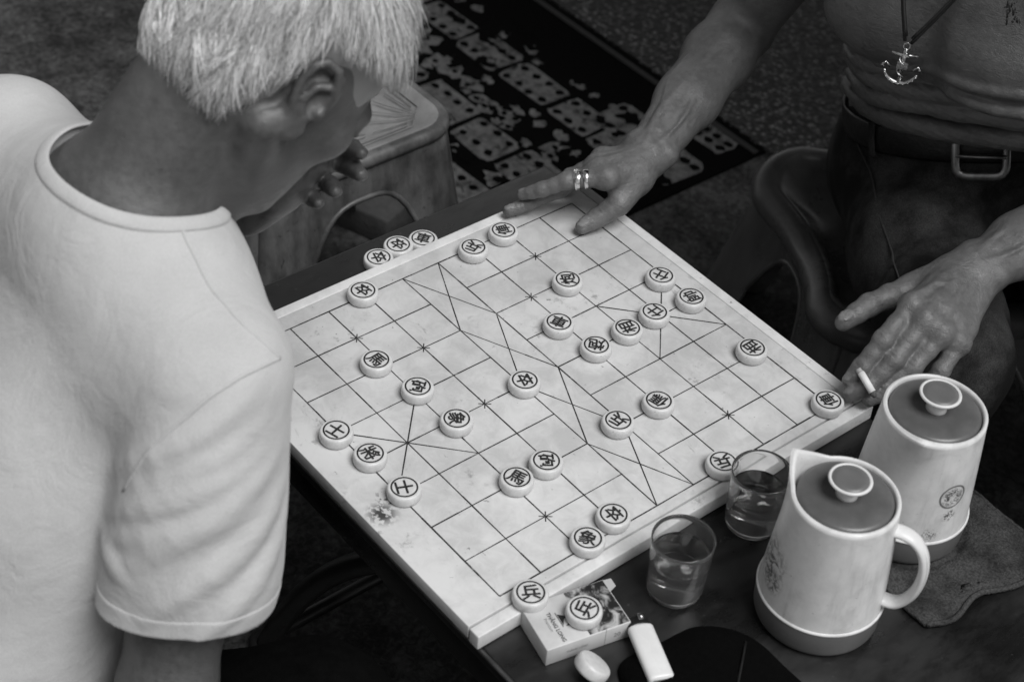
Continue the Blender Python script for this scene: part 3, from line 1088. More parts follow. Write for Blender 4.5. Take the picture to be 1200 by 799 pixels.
def np_object(name, v, f, m, parent=None, tone=None):
    me = bpy.data.meshes.new(name)
    me.vertices.add(len(v)); me.vertices.foreach_set('co', np.asarray(v, np.float32).ravel())
    me.loops.add(f.size); me.loops.foreach_set('vertex_index', f.astype(np.int32).ravel())
    w = f.shape[1]
    me.polygons.add(len(f))
    me.polygons.foreach_set('loop_start', np.arange(0, f.size, w, dtype=np.int32))
    me.polygons.foreach_set('use_smooth', np.ones(len(f), bool))
    me.update(calc_edges=True)
    if tone is not None:
        at = me.attributes.new('tone', 'FLOAT', 'POINT')
        at.data.foreach_set('value', np.asarray(tone, np.float32))
    return link(name, me, m, parent)

def wave_noise(q, seed, freq, n=10):
    """cheap smooth noise in [-1,1]"""
    g_ = np.random.default_rng(seed)
    s = 0
    for _ in range(n):
        k = unit(g_.normal(size=3)) * freq * g_.uniform(.5, 1.6)
        s = s + np.sin(q @ k.astype(q.dtype) + g_.uniform(0, 6.28))
    return s / math.sqrt(n) / 1.4

# ------------------------------------------------------------------ anatomy
def add_hand(S, wrist, fingers, thumb, dorsal, scale=1.0, spots=None, veins=True):
    """fingers: four joint lists (knuckle, middle, end, tip); thumb: (root, knuckle, joint, tip)"""
    s = scale
    w = V3(wrist); D = unit(dorsal)
    mc = [V3(f[0]) for f in fingers]
    across = unit(mc[0] - mc[-1])
    # palm: one bar per metacarpal
    for i, m in enumerate(mc):
        st_ = w + across * (.012 - .008 * i) * s
        S.flat(st_, m - D * .003 * s, across, .0150 * s, .0145 * s, .0118 * s, .0120 * s, .012)
    for i in range(3):
        S.cone(mc[i] * .75 + w * .25 - D * .004 * s, mc[i + 1] * .75 + w * .25 - D * .004 * s, .012 * s, .012 * s, .01)
        S.cone(mc[i] - D * .005 * s, mc[i + 1] - D * .005 * s, .0095 * s, .0095 * s, .006)
    t = [V3(x) for x in thumb]
    S.cone(w, t[0], .019 * s, .0175 * s, .014)
    S.cone(t[0], t[1], .0178 * s, .0128 * s, .012)
    S.cone(t[0] * .35 + t[1] * .65, mc[0] * .55 + w * .45 - D * .006 * s, .010 * s, .011 * s, .016)
    S.cone(t[0] - D * .004 * s, mc[0] * .5 + mc[1] * .5 * 1 - D * .008 * s, .013 * s, .009 * s, .014)
    rb = [(.0108, .0098, .0088, .0070), (.0110, .0100, .0090, .0072), (.0104, .0095, .0085, .0068), (.0094, .0085, .0077, .0062)]
    def digit(J, r, kk):
        J = [V3(x) for x in J]
        r = [x * s for x in r]
        for i in range(3):
            a, b = J[i], J[i + 1]
            mid = a * .5 + b * .5
            rm = (r[i] + r[i + 1]) * .5 * (.95 if i < 2 else 1.02)
            S.cone(a, mid, r[i], rm, kk if i == 0 else .003)
            S.cone(mid, b, rm, r[i + 1], .003)
        S.ball(J[1] + D * .0012 * s, r[1] * 1.04, .004)
        S.ball(J[2] + D * .0004 * s, r[2] * 1.02, .004)
        ax = unit(J[3] - J[2])
        nrm = unit(D - ax * (D @ ax))
        c = J[3] - ax * .0022 * s + nrm * (r[3] - .0006 * s)
        S.ell(c, (r[3] * .72, r[3] * .95, .0017 * s), (np.cross(ax, nrm), ax, nrm), .0004)
        if spots is not None: spots.append((c + nrm * .002 * s, (np.cross(ax, nrm), ax, nrm), (r[3] * .76, r[3] * 1.0, .0042 * s)))
        for i in (1, 2):       # knuckle creases
            for u in (-.004, 0, .004):
                ax_ = unit(J[i + 1] - J[i - 1]); sd_ = unit(np.cross(ax_, D)); nn_ = unit(np.cross(sd_, ax_))
                c_ = J[i] + ax_ * u * s + nn_ * (r[i] * 1.10)
                S.cone(c_ - sd_ * .0045 * s, c_ + sd_ * .0045 * s, .0011, .0011, .0016, True)
    for i, f in enumerate(fingers):
        digit(f, rb[i], .006)
        S.ball(mc[i] + D * .0022 * s, .0112 * s, .010)
    digit(t[1:] if len(t) == 5 else [t[1], t[1] * .5 + t[2] * .5, t[2], t[3]], (.0128, .0118, .0112, .0090), .008)
    if veins:
        for i, m in enumerate(mc):   # extensor tendons
            st_ = w + across * (.008 - .005 * i) * s + D * .0125 * s
            S.chain([st_, m * .5 + w * .5 + D * .0125 * s + across * (.002 - .001 * i), m + D * .0115 * s], [.0024, .0028, .0026], .005)
        g_ = np.random.default_rng(int(abs(w[0] * 1000)) + 5)
        for i in range(3):
            a = mc[i] * .5 + mc[i + 1] * .5
            pts = [a * (1 - q) + w * q + D * (.0125 + .0012 * math.sin(q * 5)) * s + across * g_.uniform(-.004, .004) for q in (.12, .35, .6, .85, 1.15)]
            S.chain(pts, [.0012, .0019, .0022, .0022, .0018], .003)
        a = mc[1] * .55 + w * .45 + D * .0128 * s; b = mc[2] * .3 + w * .7 + D * .0130 * s
        S.chain([a + across * .012, (a + b) / 2, b - across * .014], .0018, .003)

def add_head(S0, o, X, Y, Z, size=1.0, ear_out=.68):
    o = V3(o)
    S = Shape()
    _head(S, o, X, Y, Z, ear_out)
    S0.fn(lambda q: S.eval(o + (np.asarray(q, np.float64) - o) / size) * size, .02)

def _head(S, o, X, Y, Z, ear_out):
    """X to the person's right, Y forward, Z up through the crown; o = centre of the skull"""
    o = V3(o); X, Y, Z = unit(X), unit(Y), unit(Z)
    w = lambda x, y, z: o + X * x + Y * y + Z * z
    ax = (X, Y, Z)
    S.ell(w(0, -.012, .030), (.0755, .0985, .086), ax, .02)
    S.ell(w(0, -.050, -.010), (.062, .055, .060), ax, .03)
    S.ell(w(0, .028, -.035), (.0625, .068, .085), ax, .03)
    S.ell(w(0, .042, -.078), (.050, .048, .036), ax, .03)
    S.ball(w(0, .080, -.100), .017, .022)
    for s in (-1, 1):
        S.cone(w(s * .060, -.002, -.060), w(s * .022, .074, -.098), .013, .013, .02)
        S.ball(w(s * .047, .060, -.018), .019, .022)
        S.ball(w(s * .031, .099, -.002), .0135, .012, True)
        S.ball(w(s * .031, .0795, -.003), .0125, .003)
        S.cone(w(s * .044, .0885, -.001), w(s * .018, .0925, -.001), .0022, .0022, .003)
    S.cone(w(-.034, .085, .014), w(.034, .085, .014), .011, .011, .014)
    S.cone(w(0, .092, .006), w(0, .116, -.030), .0075, .0125, .010)
    for s in (-1, 1): S.ball(w(s * .012, .104, -.036), .0085, .006)
    S.cone(w(-.019, .0955, -.063), w(.019, .0955, -.063), .0050, .0050, .005)
    S.cone(w(-.016, .0950, -.073), w(.016, .0950, -.073), .0056, .0056, .005)
    S.cone(w(-.022, .1035, -.068), w(.022, .1035, -.068), .0018, .0018, .003, True)
    for s in (-1, 1):
        eo = unit(X * s + Y * -ear_out)              # outward
        ey = unit(Y * (1) + X * s * ear_out)         # forward along the ear
        ez = unit(Z * .96 - Y * .26)
        c = w(s * .0735, -.010, -.006)
        q = lambda a, b, n: c + ey * a + ez * b + eo * n
        S.ell(q(0, .002, .008), (.0045, .0165, .029), (eo, ey, ez), .006)
        S.ell(q(.002, .000, .0145), (.0055, .0095, .018), (eo, ey, ez), .004, True)
        hel = [q(.0125, .006, .008), q(.012, .021, .012), q(.004, .0315, .0155), q(-.008, .031, .018), q(-.0165, .021, .020), q(-.0185, .006, .019), q(-.0145, -.012, .016), q(-.006, -.025, .012)]
        S.chain(hel, [.0028, .0034, .0037, .0038, .0038, .0036, .0034, .0036], .003)
        S.ell(q(.000, -.0285, .009), (.0042, .0085, .0095), (eo, ey, ez), .005)
        S.chain([q(.006, .017, .0125), q(-.004, .010, .0155), q(-.007, -.006, .0150), q(-.001, -.017, .0125)], .0028, .003)
        S.ball(q(.011, -.005, .011), .0042, .004)

def skin_mat(name, col, rough=.45, wrinkle=1.0):
    t = NT(name)
    a = t.noise(18, 5, .6); b = t.noise(140, 5, .65)
    at = t.n.new('ShaderNodeAttribute'); at.attribute_name = 'tone'
    f = t.math('ADD', t.math('MULTIPLY', a, .55), t.math('MULTIPLY', b, .45))
    c = t.ramp(f, .3, .7, col * .72, col * 1.25)
    sp = t.ramp(t.noise(240, 2, .5), .70, .76)
    c = t.math('MULTIPLY', c, t.math('SUBTRACT', 1, t.math('MULTIPLY', sp, .35)))
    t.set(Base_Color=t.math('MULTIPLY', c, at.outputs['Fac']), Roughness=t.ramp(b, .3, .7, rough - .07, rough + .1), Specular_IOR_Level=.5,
          Subsurface_Weight=.06, Subsurface_Scale=.004)
    t.b.inputs['Subsurface Radius'].default_value = (1, 1, 1)
    v = t.voro(380, 'DISTANCE_TO_EDGE')
    p = t.bump(t.ramp(v, 0, .25), .13 * wrinkle, .0006)
    w1 = t.noise(60, 6, .7, vec=t.mapped((1, 1, 2.2)), dist=1.2)
    t.bump(w1, .34 * wrinkle, .0022, p)
    return t.m

def tones(v, spots, inside, base=None):
    tn = np.ones(len(v)) if base is None else base
    for c, axs, r in spots:
        l = (v - c) @ np.stack([unit(a) for a in axs], 1) / V3(r)
        tn[np.einsum('ij,ij->i', l, l) < 1] = inside
    return tn
# ------------------------------------------------------------------ bare-chested man on the far side of the board
def make_right_man():
    root = empty('person', (.16, 1.04, 0), 0, 'bare-chested man in jeans and a pendant leaning over the board with a cigarette', 'person', 'two men playing chess')
    org = V3(.16, 1.04, 0)
    S = Shape()
    Rc = V3(-.97, -.24, 0); Rp = V3(-.83, -.55, 0); F = V3(.55, -.83, 0)
    pv = V3(.155, 1.035, .40); wa = V3(.178, .985, .50); lc = V3(.188, .918, .64); uc = V3(.20, .86, .76); nb = V3(.205, .835, .865)
    S.flat(pv, wa, Rp, .160, .108, .160, .092, .03)
    S.flat(wa, lc, Rp * .5 + Rc * .5, .160, .092, .162, .094, .04)
    S.flat(lc, uc, Rc, .162, .094, .166, .100, .04)
    S.flat(uc, nb, Rc, .160, .095, .085, .062, .05)
    Fc = unit(np.cross(V3(0, 0, 1), Rc) * 1.0); Fc = Fc if Fc[1] < 0 else -Fc
    # chest muscles, sagging a little over the waist, and the breastbone hollow
    for s in (-1, 1):
        S.ell(uc + Rc * s * .070 + Fc * .076 + V3(0, 0, -.050), (.078, .042, .056), (Rc, Fc, V3(0, 0, 1)), .022)
        S.cone(uc + Rc * s * .03 + Fc * .075 + V3(0, 0, .085), uc + Rc * s * .150 + Fc * .035 + V3(0, 0, .095), .010, .011, .015)
        S.cone(nb + V3(0, 0, .02), uc + Rc * s * .15 + V3(0, 0, .075), .045, .042, .05)
        S.cone(uc + Rc * s * .128 + V3(0, .03, -.02), lc + Rc * s * .108 + V3(0, .03, -.03), .045, .036, .05)
    S.cone(uc + Fc * .113 + V3(0, 0, .06), uc + Fc * .118 + V3(0, 0, -.08), .010, .008, .02, True)
    # belly and its skin folds
    S.ell(wa + F * .034 + V3(.003, -.02, .082), (.135, .072, .046), (Rp, F, V3(0, 0, 1)), .03)
    core = Shape(); core.p = list(S.p)
    g_ = np.random.default_rng(2)
    for z, r_, amp, kk, sk in ((.551, .0130, .0165, .0030, .0), (.580, .0115, .0150, .0030, .005), (.608, .0125, .0150, .0030, -.005), (.634, .0095, .0110, .0025, .004), (.658, .0085, .0060, .003, -.004)):
        c0 = V3(.178 + (z - .5) * .05, .985 - (z - .5) * .57, z)
        an = np.linspace(-1.75, 1.75, 26)
        dirs = np.stack([F * math.cos(a) + Rp * math.sin(a) for a in an])
        tilt = -.034 * np.sin(an) + sk * np.sin(an * 2 + 1) + .034 * np.cos(an)
        o_ = np.repeat(c0[None], len(an), 0); o_[:, 2] += tilt
        hit = core.march(o_, dirs, .30)
        hit = hit - dirs * (r_ - amp) + dirs * (np.maximum(np.cos(an * .75), 0) * max(0, (.612 - z)) * .22)[:, None]
        hit[:, 2] += np.cumsum(g_.normal(0, .0008, len(an)))
        taper = np.clip((1.75 - np.abs(an)) / .6, .45, 1)
        S.chain(list(hit), list(r_ * taper), kk, .002)
    # neck and head
    hd = V3(.185, .745, 1.035)
    S.cone(nb, hd + V3(0, .02, -.055), .062, .055, .04)
    hY = unit(V3(.12, -.80, -.58)); hX = unit(V3(-.98, -.14, 0)); hZ = unit(np.cross(hX, hY))
    if hZ[2] < 0: hZ = -hZ
    spots = []
    add_head(S, hd, hX, hY, hZ)
    # arms
    shR, elR, wrR = V3(.030, .845, .825), V3(-.075, .785, .572), V3(.033, .531, .535)
    shL, elL, wrL = V3(.380, .862, .835), V3(.437, .895, .590), V3(.420, .660, .565)
    for sh, el, wr, out in ((shR, elR, wrR, V3(-1, 0, 0)), (shL, elL, wrL, V3(1, .2, 0))):
        m = sh * .55 + el * .45
        S.cone(uc + (sh - uc) * .75 + V3(0, 0, .015), sh, .058, .055, .04)
        S.cone(sh, m, .056, .047, .03)
        S.cone(m + V3(0, -.006, 0), el, .046, .039, .02)
        fa = unit(wr - el)
        p1 = el + fa * .065; p2 = el + fa * .16
        side = unit(np.cross(fa, V3(0, 0, 1)))
        S.cone(el, p1, .0385, .0425, .02)
        S.flat(p1, p2, side, .0430, .0400, .0370, .0320, .02)
        S.flat(p2, wr, side, .0365, .0320, .0285, .0220, .02)
        S.ball(el + V3(0, .02, -.012), .026, .02)
        # forearm cords and veins
        up = unit(np.cross(side, fa)); up = up if up[2] > 0 else -up
        L_ = np.linalg.norm(wr - el)
        for a, b, r_ in ((.25, .95, .0030), (-.35, .9, .0026)):
            pts = [el + fa * L_ * q + up * (.0405 - .020 * q) * 1.0 + side * (a * .045 * (1 - q) + .010 * math.sin(7 * q + a * 9)) for q in np.linspace(.22, b, 8)]
            S.chain(pts, r_, .006)
        for a in (-.5, .15, .6):
            pts = [el + fa * L_ * q + up * (.0425 - .0185 * q) * math.cos(a) + side * (.041 - .017 * q) * math.sin(a) + side * .006 * math.sin(9 * q + a * 5) for q in np.linspace(.35, 1.0, 9)]
            S.chain(pts, [.0012, .0016, .0020, .0022, .0023, .0022, .0021, .0020, .0018], .004)
        S.ball(wr + side * .020 + up * .006 - fa * .012, .0125, .012)
        S.ball(wr - side * .022 + up * .004 - fa * .012, .0125, .012)
    Rf = [[(.050, .453, .548), (.021, .417, .540), (.003, .397, .525), (-.016, .384, .510)],
          [(.028, .460, .543), (.000, .426, .512), (-.013, .393, .4965), (-.021, .369, .4895)],
          [(.008, .476, .532), (-.014, .456, .507), (-.031, .440, .488), (-.039, .428, .478)],
          [(-.008, .498, .522), (-.024, .483, .502), (-.034, .472, .486), (-.040, .463, .474)]]
    Rt = [(.049, .503, .527), (.062, .464, .512), (.055, .441, .4985), (.0515, .421, .4905)]
    add_hand(S, wrR, Rf, Rt, (.10, .30, .95), 1.0, spots)
    Lf = [[(.420, .556, .566), (.429, .506, .549), (.429, .480, .5245), (.426, .468, .509)],
          [(.442, .554, .563), (.447, .509, .534), (.443, .478, .509), (.434, .465, .4965)],
          [(.461, .562, .554), (.462, .524, .526), (.456, .497, .504), (.449, .480, .492)],
          [(.474, .580, .541), (.480, .550, .520), (.477, .533, .501), (.470, .521, .489)]]
    Lt = [(.403, .640, .558), (.385, .600, .545), (.374, .549, .538), (.372, .512, .530)]
    add_hand(S, wrL, Lf, Lt, (-.05, -.25, .97), 1.06, spots)
    def disp(q):
        z = q[..., 2]
        m_ = np.clip((z - .49) / .03, 0, 1) * np.clip((.68 - z) / .04, 0, 1) * (np.abs(q[..., 0] - .19) < .19) * (q[..., 1] > .76)
        w_ = np.sin(z * 820 + wave_noise(q, 6, 38, 6) * 3.0 + wave_noise(q, 9, 110, 6) * .9)
        return wave_noise(q, 5, 90, 8) * .0009 - m_ * np.maximum(w_, -.2) * .0006
    v, f = S.mesh(.0021, (-.16, .33, .30), (.62, 1.20, 1.20), disp)
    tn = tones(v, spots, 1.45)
    tn *= 1 - .22 * np.clip((v[:, 2] - .62) / .1, 0, 1) * (np.abs(v[:, 0] - .2) < .16)  # shade on the chest painted into the skin tone
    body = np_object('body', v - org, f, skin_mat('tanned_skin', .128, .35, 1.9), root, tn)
    # tattoo on the chest: thin inked lines laid on the skin
    ink = plain('tattoo_ink', .018, .5, 80, .3)
    tb_ = MB()
    rr = random.Random(3)
    o2 = uc + V3(0, 0, -.02)
    for k in range(60):
        a = -.615 - rr.random() * .16
        z = rr.uniform(.035, .085)
        d0 = unit(Fc * math.cos(a) + Rc * math.sin(a))
        d1 = unit(Fc * math.cos(a + rr.uniform(-.03, .03)) + Rc * math.sin(a))
        aa = core.march(np.stack([o2 + V3(0, 0, z), o2 + V3(0, 0, z + rr.uniform(-.008, .008))]), np.stack([d0, d1]), .25)
        tb_.tube([aa[0] - org, (aa[0] + aa[1]) / 2 - org, aa[1] - org], .0010, 5)
    tb_.build('tattoo', ink, root, True)
    # short dark hair
    H = Shape()
    w = lambda x, y, z: hd + hX * x + hY * y + hZ * z
    H.ell(w(0, -.014, .036), (.083, .106, .093), (hX, hY, hZ), .01)
    H.ell(w(0, -.050, -.005), (.070, .066, .062), (hX, hY, hZ), .02)
    H.ell(w(0, .095, -.045), (.080, .075, .105), (hX, hY, hZ), .01, True)
    H.cone(nb, w(0, -.05, -.10), .09, .05, .01, True)
    vh, fh = H.mesh(.004, hd - .16, hd + .16, lambda q: wave_noise(q, 8, 260, 10) * .0025)
    np_object('hair', vh - org, fh, plain('dark_hair', .03, .6, 120, .5, 300, .003), root)

    # jeans
    PN = V3(F[0] * -.30 + Rp[0] * .26, F[1] * -.30 + Rp[1] * .26, 1)
    J = Shape()
    hipR = pv + Rp * .088 + V3(0, 0, -.02); hipL = pv - Rp * .088 + V3(0, 0, -.02)
    knR, knL = V3(.405, .690, .405), V3(.560, .925, .405)
    J.flat(pv + V3(0, 0, -.035), wa + F * .020 - Rp * .008 + V3(0, 0, .026), Rp, .176, .126, .1730, .116, .03)
    for hp, kn, an_ in ((hipR, knR, V3(.36, .70, .07)), (hipL, knL, V3(.60, .90, .07))):
        m = hp * .5 + kn * .5
        J.cone(hp, m, .097, .088, .05); J.cone(m, kn, .088, .070, .04)
        J.cone(kn, kn * .6 + an_ * .4, .068, .066, .03); J.cone(kn * .6 + an_ * .4, an_, .066, .058, .03)
    J.plane(wa + F * .020 - Rp * .008 + V3(0, 0, .038), PN, .002)
    # crease ridges across the lap
    gg = np.random.default_rng(9)
    for hp, kn in ((hipR, knR), (hipL, knL)):
        ax = unit(kn - hp)
        for i in range(9):
            q = .02 + .10 * i
            c = hp + (kn - hp) * q
            a0 = gg.uniform(-.6, .2); sw = gg.uniform(.7, 1.3)
            u = unit(np.cross(ax, V3(0, 0, 1))); n_ = unit(np.cross(u, ax)); n_ = n_ if n_[2] > 0 else -n_
            R0 = .094 - .022 * q
            pts = [c + ax * (.05 * (t_ - .5) * (1 if i % 2 else -1)) + (n_ * math.cos(a0 + sw * (t_ - .5) * 2) + u * math.sin(a0 + sw * (t_ - .5) * 2)) * (R0 - .002) for t_ in np.linspace(0, 1, 8)]
            J.chain(pts, [.002, .005, .007, .008, .008, .007, .005, .002], .014)
    vj, fj = J.mesh(.0045, (-.12, .55, 0), (.78, 1.28, .62), lambda q: wave_noise(q, 4, 45, 8) * .0028 + wave_noise(q, 6, 110, 8) * .0009)
    t = NT('dark_denim')
    tw = t.noise(700, 2, .5); bl = t.noise(9, 5, .65)
    t.set(Base_Color=t.math('MULTIPLY', t.ramp(bl, .38, .68, .006, .050), t.ramp(tw, .3, .7, .6, 1.4)), Roughness=.9, Specular_IOR_Level=.2)
    t.bump(tw, .5, .0006)
    np_object('jeans', vj - org, fj, t.m, root)
    st_ = MB()
    thread = plain('jeans_thread', .03, .8, 200, .4)
    ax = unit(knR - hipR)
    u = unit(np.cross(ax, V3(0, 0, 1))); u = u if u @ Rp > 0 else -u
    n_ = V3(0, 0, 1)
    os_, ds = [], []
    for q in np.linspace(-.05, .92, 22):
        os_.append(hipR + (knR - hipR) * q); ds.append(unit(u * .75 + n_ * .66))
    hit = J.march(np.array(os_), np.array(ds), .25)
    st_.tube([tuple(p - org) for p in hit], .0011, 6)
    st_.build('seam', thread, root, True)
    # belt: swept along the waistband, with buckle, keeper loops
    an = np.linspace(0, 2 * math.pi, 72, endpoint=False)
    nz = unit(PN)
    base = wa + F * .020 - Rp * .014 + V3(0, 0, .014)
    f_ = unit(F - nz * (F @ nz)); r_ = unit(np.cross(nz, f_))
    dirs = np.stack([f_ * math.cos(a) + r_ * math.sin(a) for a in an])
    hit = J.march(np.repeat(base[None], 72, 0), dirs, .3)
    hit += dirs * .0018
    leather = plain('black_leather', .010, .36, 120, .4, 260, .0008)
    MB().tube([tuple(p - org) for p in hit], (.0185, .0028), 10, closed=True, flat=tuple(nz)).build('belt', leather, root, True)
    bk = empty('belt_buckle', (0, 0, 0)); bk.parent = root
    bpy.data.objects.remove(bk)
    ctr = hit[0] + dirs[0] * .005
    steel = plain('dull_steel', .35, .35, 80, .35, metal=.9)
    tng = unit(hit[1] - hit[-1])
    def bp(a, b, c): return tuple(ctr + tng * a + nz * b + dirs[0] * c - org)
    rim = []
    for k in range(40):
        q = 2 * math.pi * k / 40
        c, s_ = math.cos(q), math.sin(q)
        e = (abs(c) ** 5 + abs(s_) ** 5) ** (-1 / 5)
        rim.append(bp(.030 * c * e, .0255 * s_ * e - .006, .006))
    b1 = MB().tube(rim, (.0030, .0052), 10, closed=True, flat=tuple(dirs[0])).build('buckle_frame', steel, root, True)
    MB().tube([bp(-.030, -.006, .007), bp(0, -.006, .0095), bp(.031, -.006, .010)], .0022, 8).build('buckle_prong', steel, b1, True)
    for k in (7, 60, 24, 46):
        d = dirs[k]; tg = unit(hit[(k + 1) % 72] - hit[k - 1])
        mb = MB()
        c = hit[k]
        mb.tube([tuple(c + nz * z_ + d * o_ - org) for z_, o_ in ((-.026, -.002), (-.022, .004), (0, .0052), (.020, .004), (.023, -.002))], (.0065, .0016), 8, flat=tuple(tg))
        mb.build('belt_loop', t.m, root, True)
    for p in (V3(.36, .70, 0), V3(.60, .90, 0)):
        Z = Shape()
        fd = unit(V3(.55, -.83, 0)); sd2 = V3(-fd[1], fd[0], 0)
        Z.flat(p - fd * .03 + V3(0, 0, .035), p + fd * .14 + V3(0, 0, .028), sd2, .040, .034, .044, .026, .02)
        Z.cone(p + V3(0, 0, .05), p + V3(0, 0, .09), .042, .040, .02)
        Z.plane((0, 0, .001), (0, 0, -1), .002)
        vz, fz = Z.mesh(.005, p - V3(.22, .24, .02), p + V3(.22, .24, .16))
        np_object('shoe', vz - org, fz, plain('dark_shoe', .014, .5, 60, .3), root)
    return core, org, uc, Fc, Rc, nb, root
RM = make_right_man()

# necklace: twin cord, anchor pendant
def make_necklace():
    S, org, uc, Fc, Rc, nb, root = RM
    tip = V3(0.2290, 0.7110, 0.7190)
    nk = empty('necklace', tuple(tip), 0, 'black cord necklace with a silver anchor pendant on the bare chest', 'necklace')
    cord = plain('black_cord', .010, .5, 200, .4)
    silver = plain('worn_silver', .55, .25, 300, .55, metal=1)
    mb = MB()
    for off in (0, .006):
        for s in (-1, 1):
            top = nb + Rc * s * .062 + V3(0, -.012, .055)
            pts = []
            for q in np.linspace(0, 1, 22):
                a = tip + V3(0, 0, .018 + off) + Rc * s * .004
                p = a * (1 - q) + top * q + Fc * (.022 * math.sin(math.pi * q)) + Rc * s * .010 * math.sin(math.pi * q)
                pts.append(p)
            pts = np.array(pts)
            for _ in range(30):
                pts = pts + (S.eval(pts) < .0022)[:, None] * Fc * .0022
            mb.tube([tuple(p - tip) for p in pts], .0021, 7)
    bk = [nb + Rc * .062 * math.cos(a) + V3(0, -.012 + .085 * math.sin(a), .055 + .012 * math.sin(a)) - tip for a in np.linspace(0, math.pi, 14)]
    mb.tube([tuple(p) for p in bk], .0026, 7)
    mb.build('cord', cord, nk, True)
    # pendant hangs from the bottom of the loop, facing the table
    fx = unit(V3(.80, .58, 0.0)); fz = V3(0, 0, 1)
    P_ = lambda a, b, c=0: tuple(fx * a + fz * b + np.cross(fz, fx) * -c)
    pd = MB()
    pd.tube([P_(.0035 * math.cos(q), .0125 + .0045 * math.sin(q)) for q in np.linspace(0, 6.28, 14, endpoint=False)], .0011, 6, closed=True)
    pd.tube([P_(0, .010), P_(0, -.008), P_(0, -.034)], [.0020, .0024, .0026], 8)
    pd.tube([P_(-.0145, .0025), P_(0, .001), P_(.0145, .0025)], [.0016, .0021, .0016], 8)
    arc = [P_(.0185 * math.sin(q), -.0165 - .0185 * math.cos(q)) for q in np.linspace(-1.35, 1.35, 16)]
    pd.tube(arc, [.0012 + .0018 * math.sin(math.pi * k / 15) for k in range(16)], 8)
    for s in (-1, 1):
        pd.tube([P_(s * .0215, -.0165), P_(s * .0180, -.0105)], [.0028, .0004], 6)
        pd.tube([P_(s * .0128, -.0160), P_(s * .0180, -.0105)], [.0016, .0004], 6)
    for k, q in enumerate(np.linspace(-1.2, 1.2, 9)):
        c = P_(.0185 * math.sin(q), -.0165 - .0185 * math.cos(q), .0026)
        pd.add([(c[0] + dx * .0016, c[1] + dy * .0016, c[2] + dz * .0016) for dx, dy, dz in ((1, 0, 0), (-1, 0, 0), (0, 1, 0), (0, -1, 0), (0, 0, 1), (0, 0, -1))],
               [(0, 2, 4), (2, 1, 4), (1, 3, 4), (3, 0, 4), (2, 0, 5), (1, 2, 5), (3, 1, 5), (0, 3, 5)])
    pd.build('anchor', silver, nk, True)
    pl_ = MB()
    c = P_(0, -.0105, .003)
    pl_.add([(c[0] + fx[0] * a - .001 * 0, c[1] + fx[1] * a, c[2] + b) for a, b in ((-.006, -.004), (.006, -.004), (.006, .004), (-.006, .004))], [(0, 1, 2, 3)])
    o = pl_.build('centre_plate', silver, nk)
    sd_ = o.modifiers.new('s', 'SOLIDIFY'); sd_.thickness = .0022; sd_.offset = 0
    # rope turned round the shank
    MB().tube([P_(.0045 * math.sin(k * .7), .006 - k * .0016, .0040 * math.cos(k * .7)) for k in range(24)], .0009, 6).build('rope', silver, nk, True)
make_necklace()

# rings on the hand that rests on the board
def finger_ring(a, b, q, r, w, name_m, label, ornament=False):
    a, b = V3(a), V3(b)
    c = a + (b - a) * q
    ax = unit(b - a)
    o = empty('finger_ring', tuple(c), 0, label, 'ring')
    u = unit(np.cross(ax, V3(0, 0, 1))); n_ = np.cross(u, ax); n_ = n_ if n_[2] > 0 else -n_
    pts = [tuple(u * math.cos(t_) * r + n_ * math.sin(t_) * r) for t_ in np.linspace(0, 2 * math.pi, 28, endpoint=False)]
    MB().tube(pts, [(w * (1 + .55 * max(0, math.sin(t_)) ** 3), .0011) for t_ in np.linspace(0, 2 * math.pi, 28, endpoint=False)], 8, closed=True, flat=tuple(ax)).build('band', name_m, o, True)
    if ornament:
        mb = MB()
        for i in range(5):
            for j in range(3):
                t_ = math.pi / 2 + (i - 2) * .22
                p = u * math.cos(t_) * (r + .0016) + n_ * math.sin(t_) * (r + .0016) + ax * (j - 1) * .0024
                mb.add([tuple(p + V3(d) * .0013) for d in ((1, 0, 0), (-1, 0, 0), (0, 1, 0), (0, -1, 0), (0, 0, 1), (0, 0, -1))],
                       [(0, 2, 4), (2, 1, 4), (1, 3, 4), (3, 0, 4), (2, 0, 5), (1, 2, 5), (3, 1, 5), (0, 3, 5)])
        mb.build('stones', name_m, o)
sv_ = plain('ring_silver', .7, .18, 300, .3, metal=1)
finger_ring((.050, .453, .548), (.021, .417, .540), .52, .0112, .0026, sv_, 'plain bright silver ring on the raised forefinger')
finger_ring((.050, .453, .548), (.021, .417, .540), .74, .0110, .0036, sv_, 'silver ring set with small stones beside the plain ring', True)

# cigarette between the fingers of the other hand
cg = V3(0.4280, 0.4730, 0.5320); ce = V3(0.4610, 0.4700, 0.5140)
cg = cg - V3(0, 0, .003); ce = ce - V3(0, 0, .002)
ci = empty('cigarette', tuple(cg), 0, 'half-smoked white cigarette held between two fingers over the board corner', 'cigarette')
d_ = ce - cg
MB().tube([tuple(d_ * q) for q in (.10, .22)], .0039, 14).build('filter', plain('cigarette_filter', .4, .7, 60, .1), ci, True)
MB().tube([tuple(d_ * q) for q in (.22, .5, .86)], .0039, 14).build('paper', plain('cigarette_paper', .75, .6, 60, .05), ci, True)
MB().tube([tuple(d_ * q) for q in (.86, .93, 1.03)], [.0038, .0035, .0018], 12).build('ash', plain('cigarette_ash', .09, .95, 300, .7, 600, .002), ci, True)
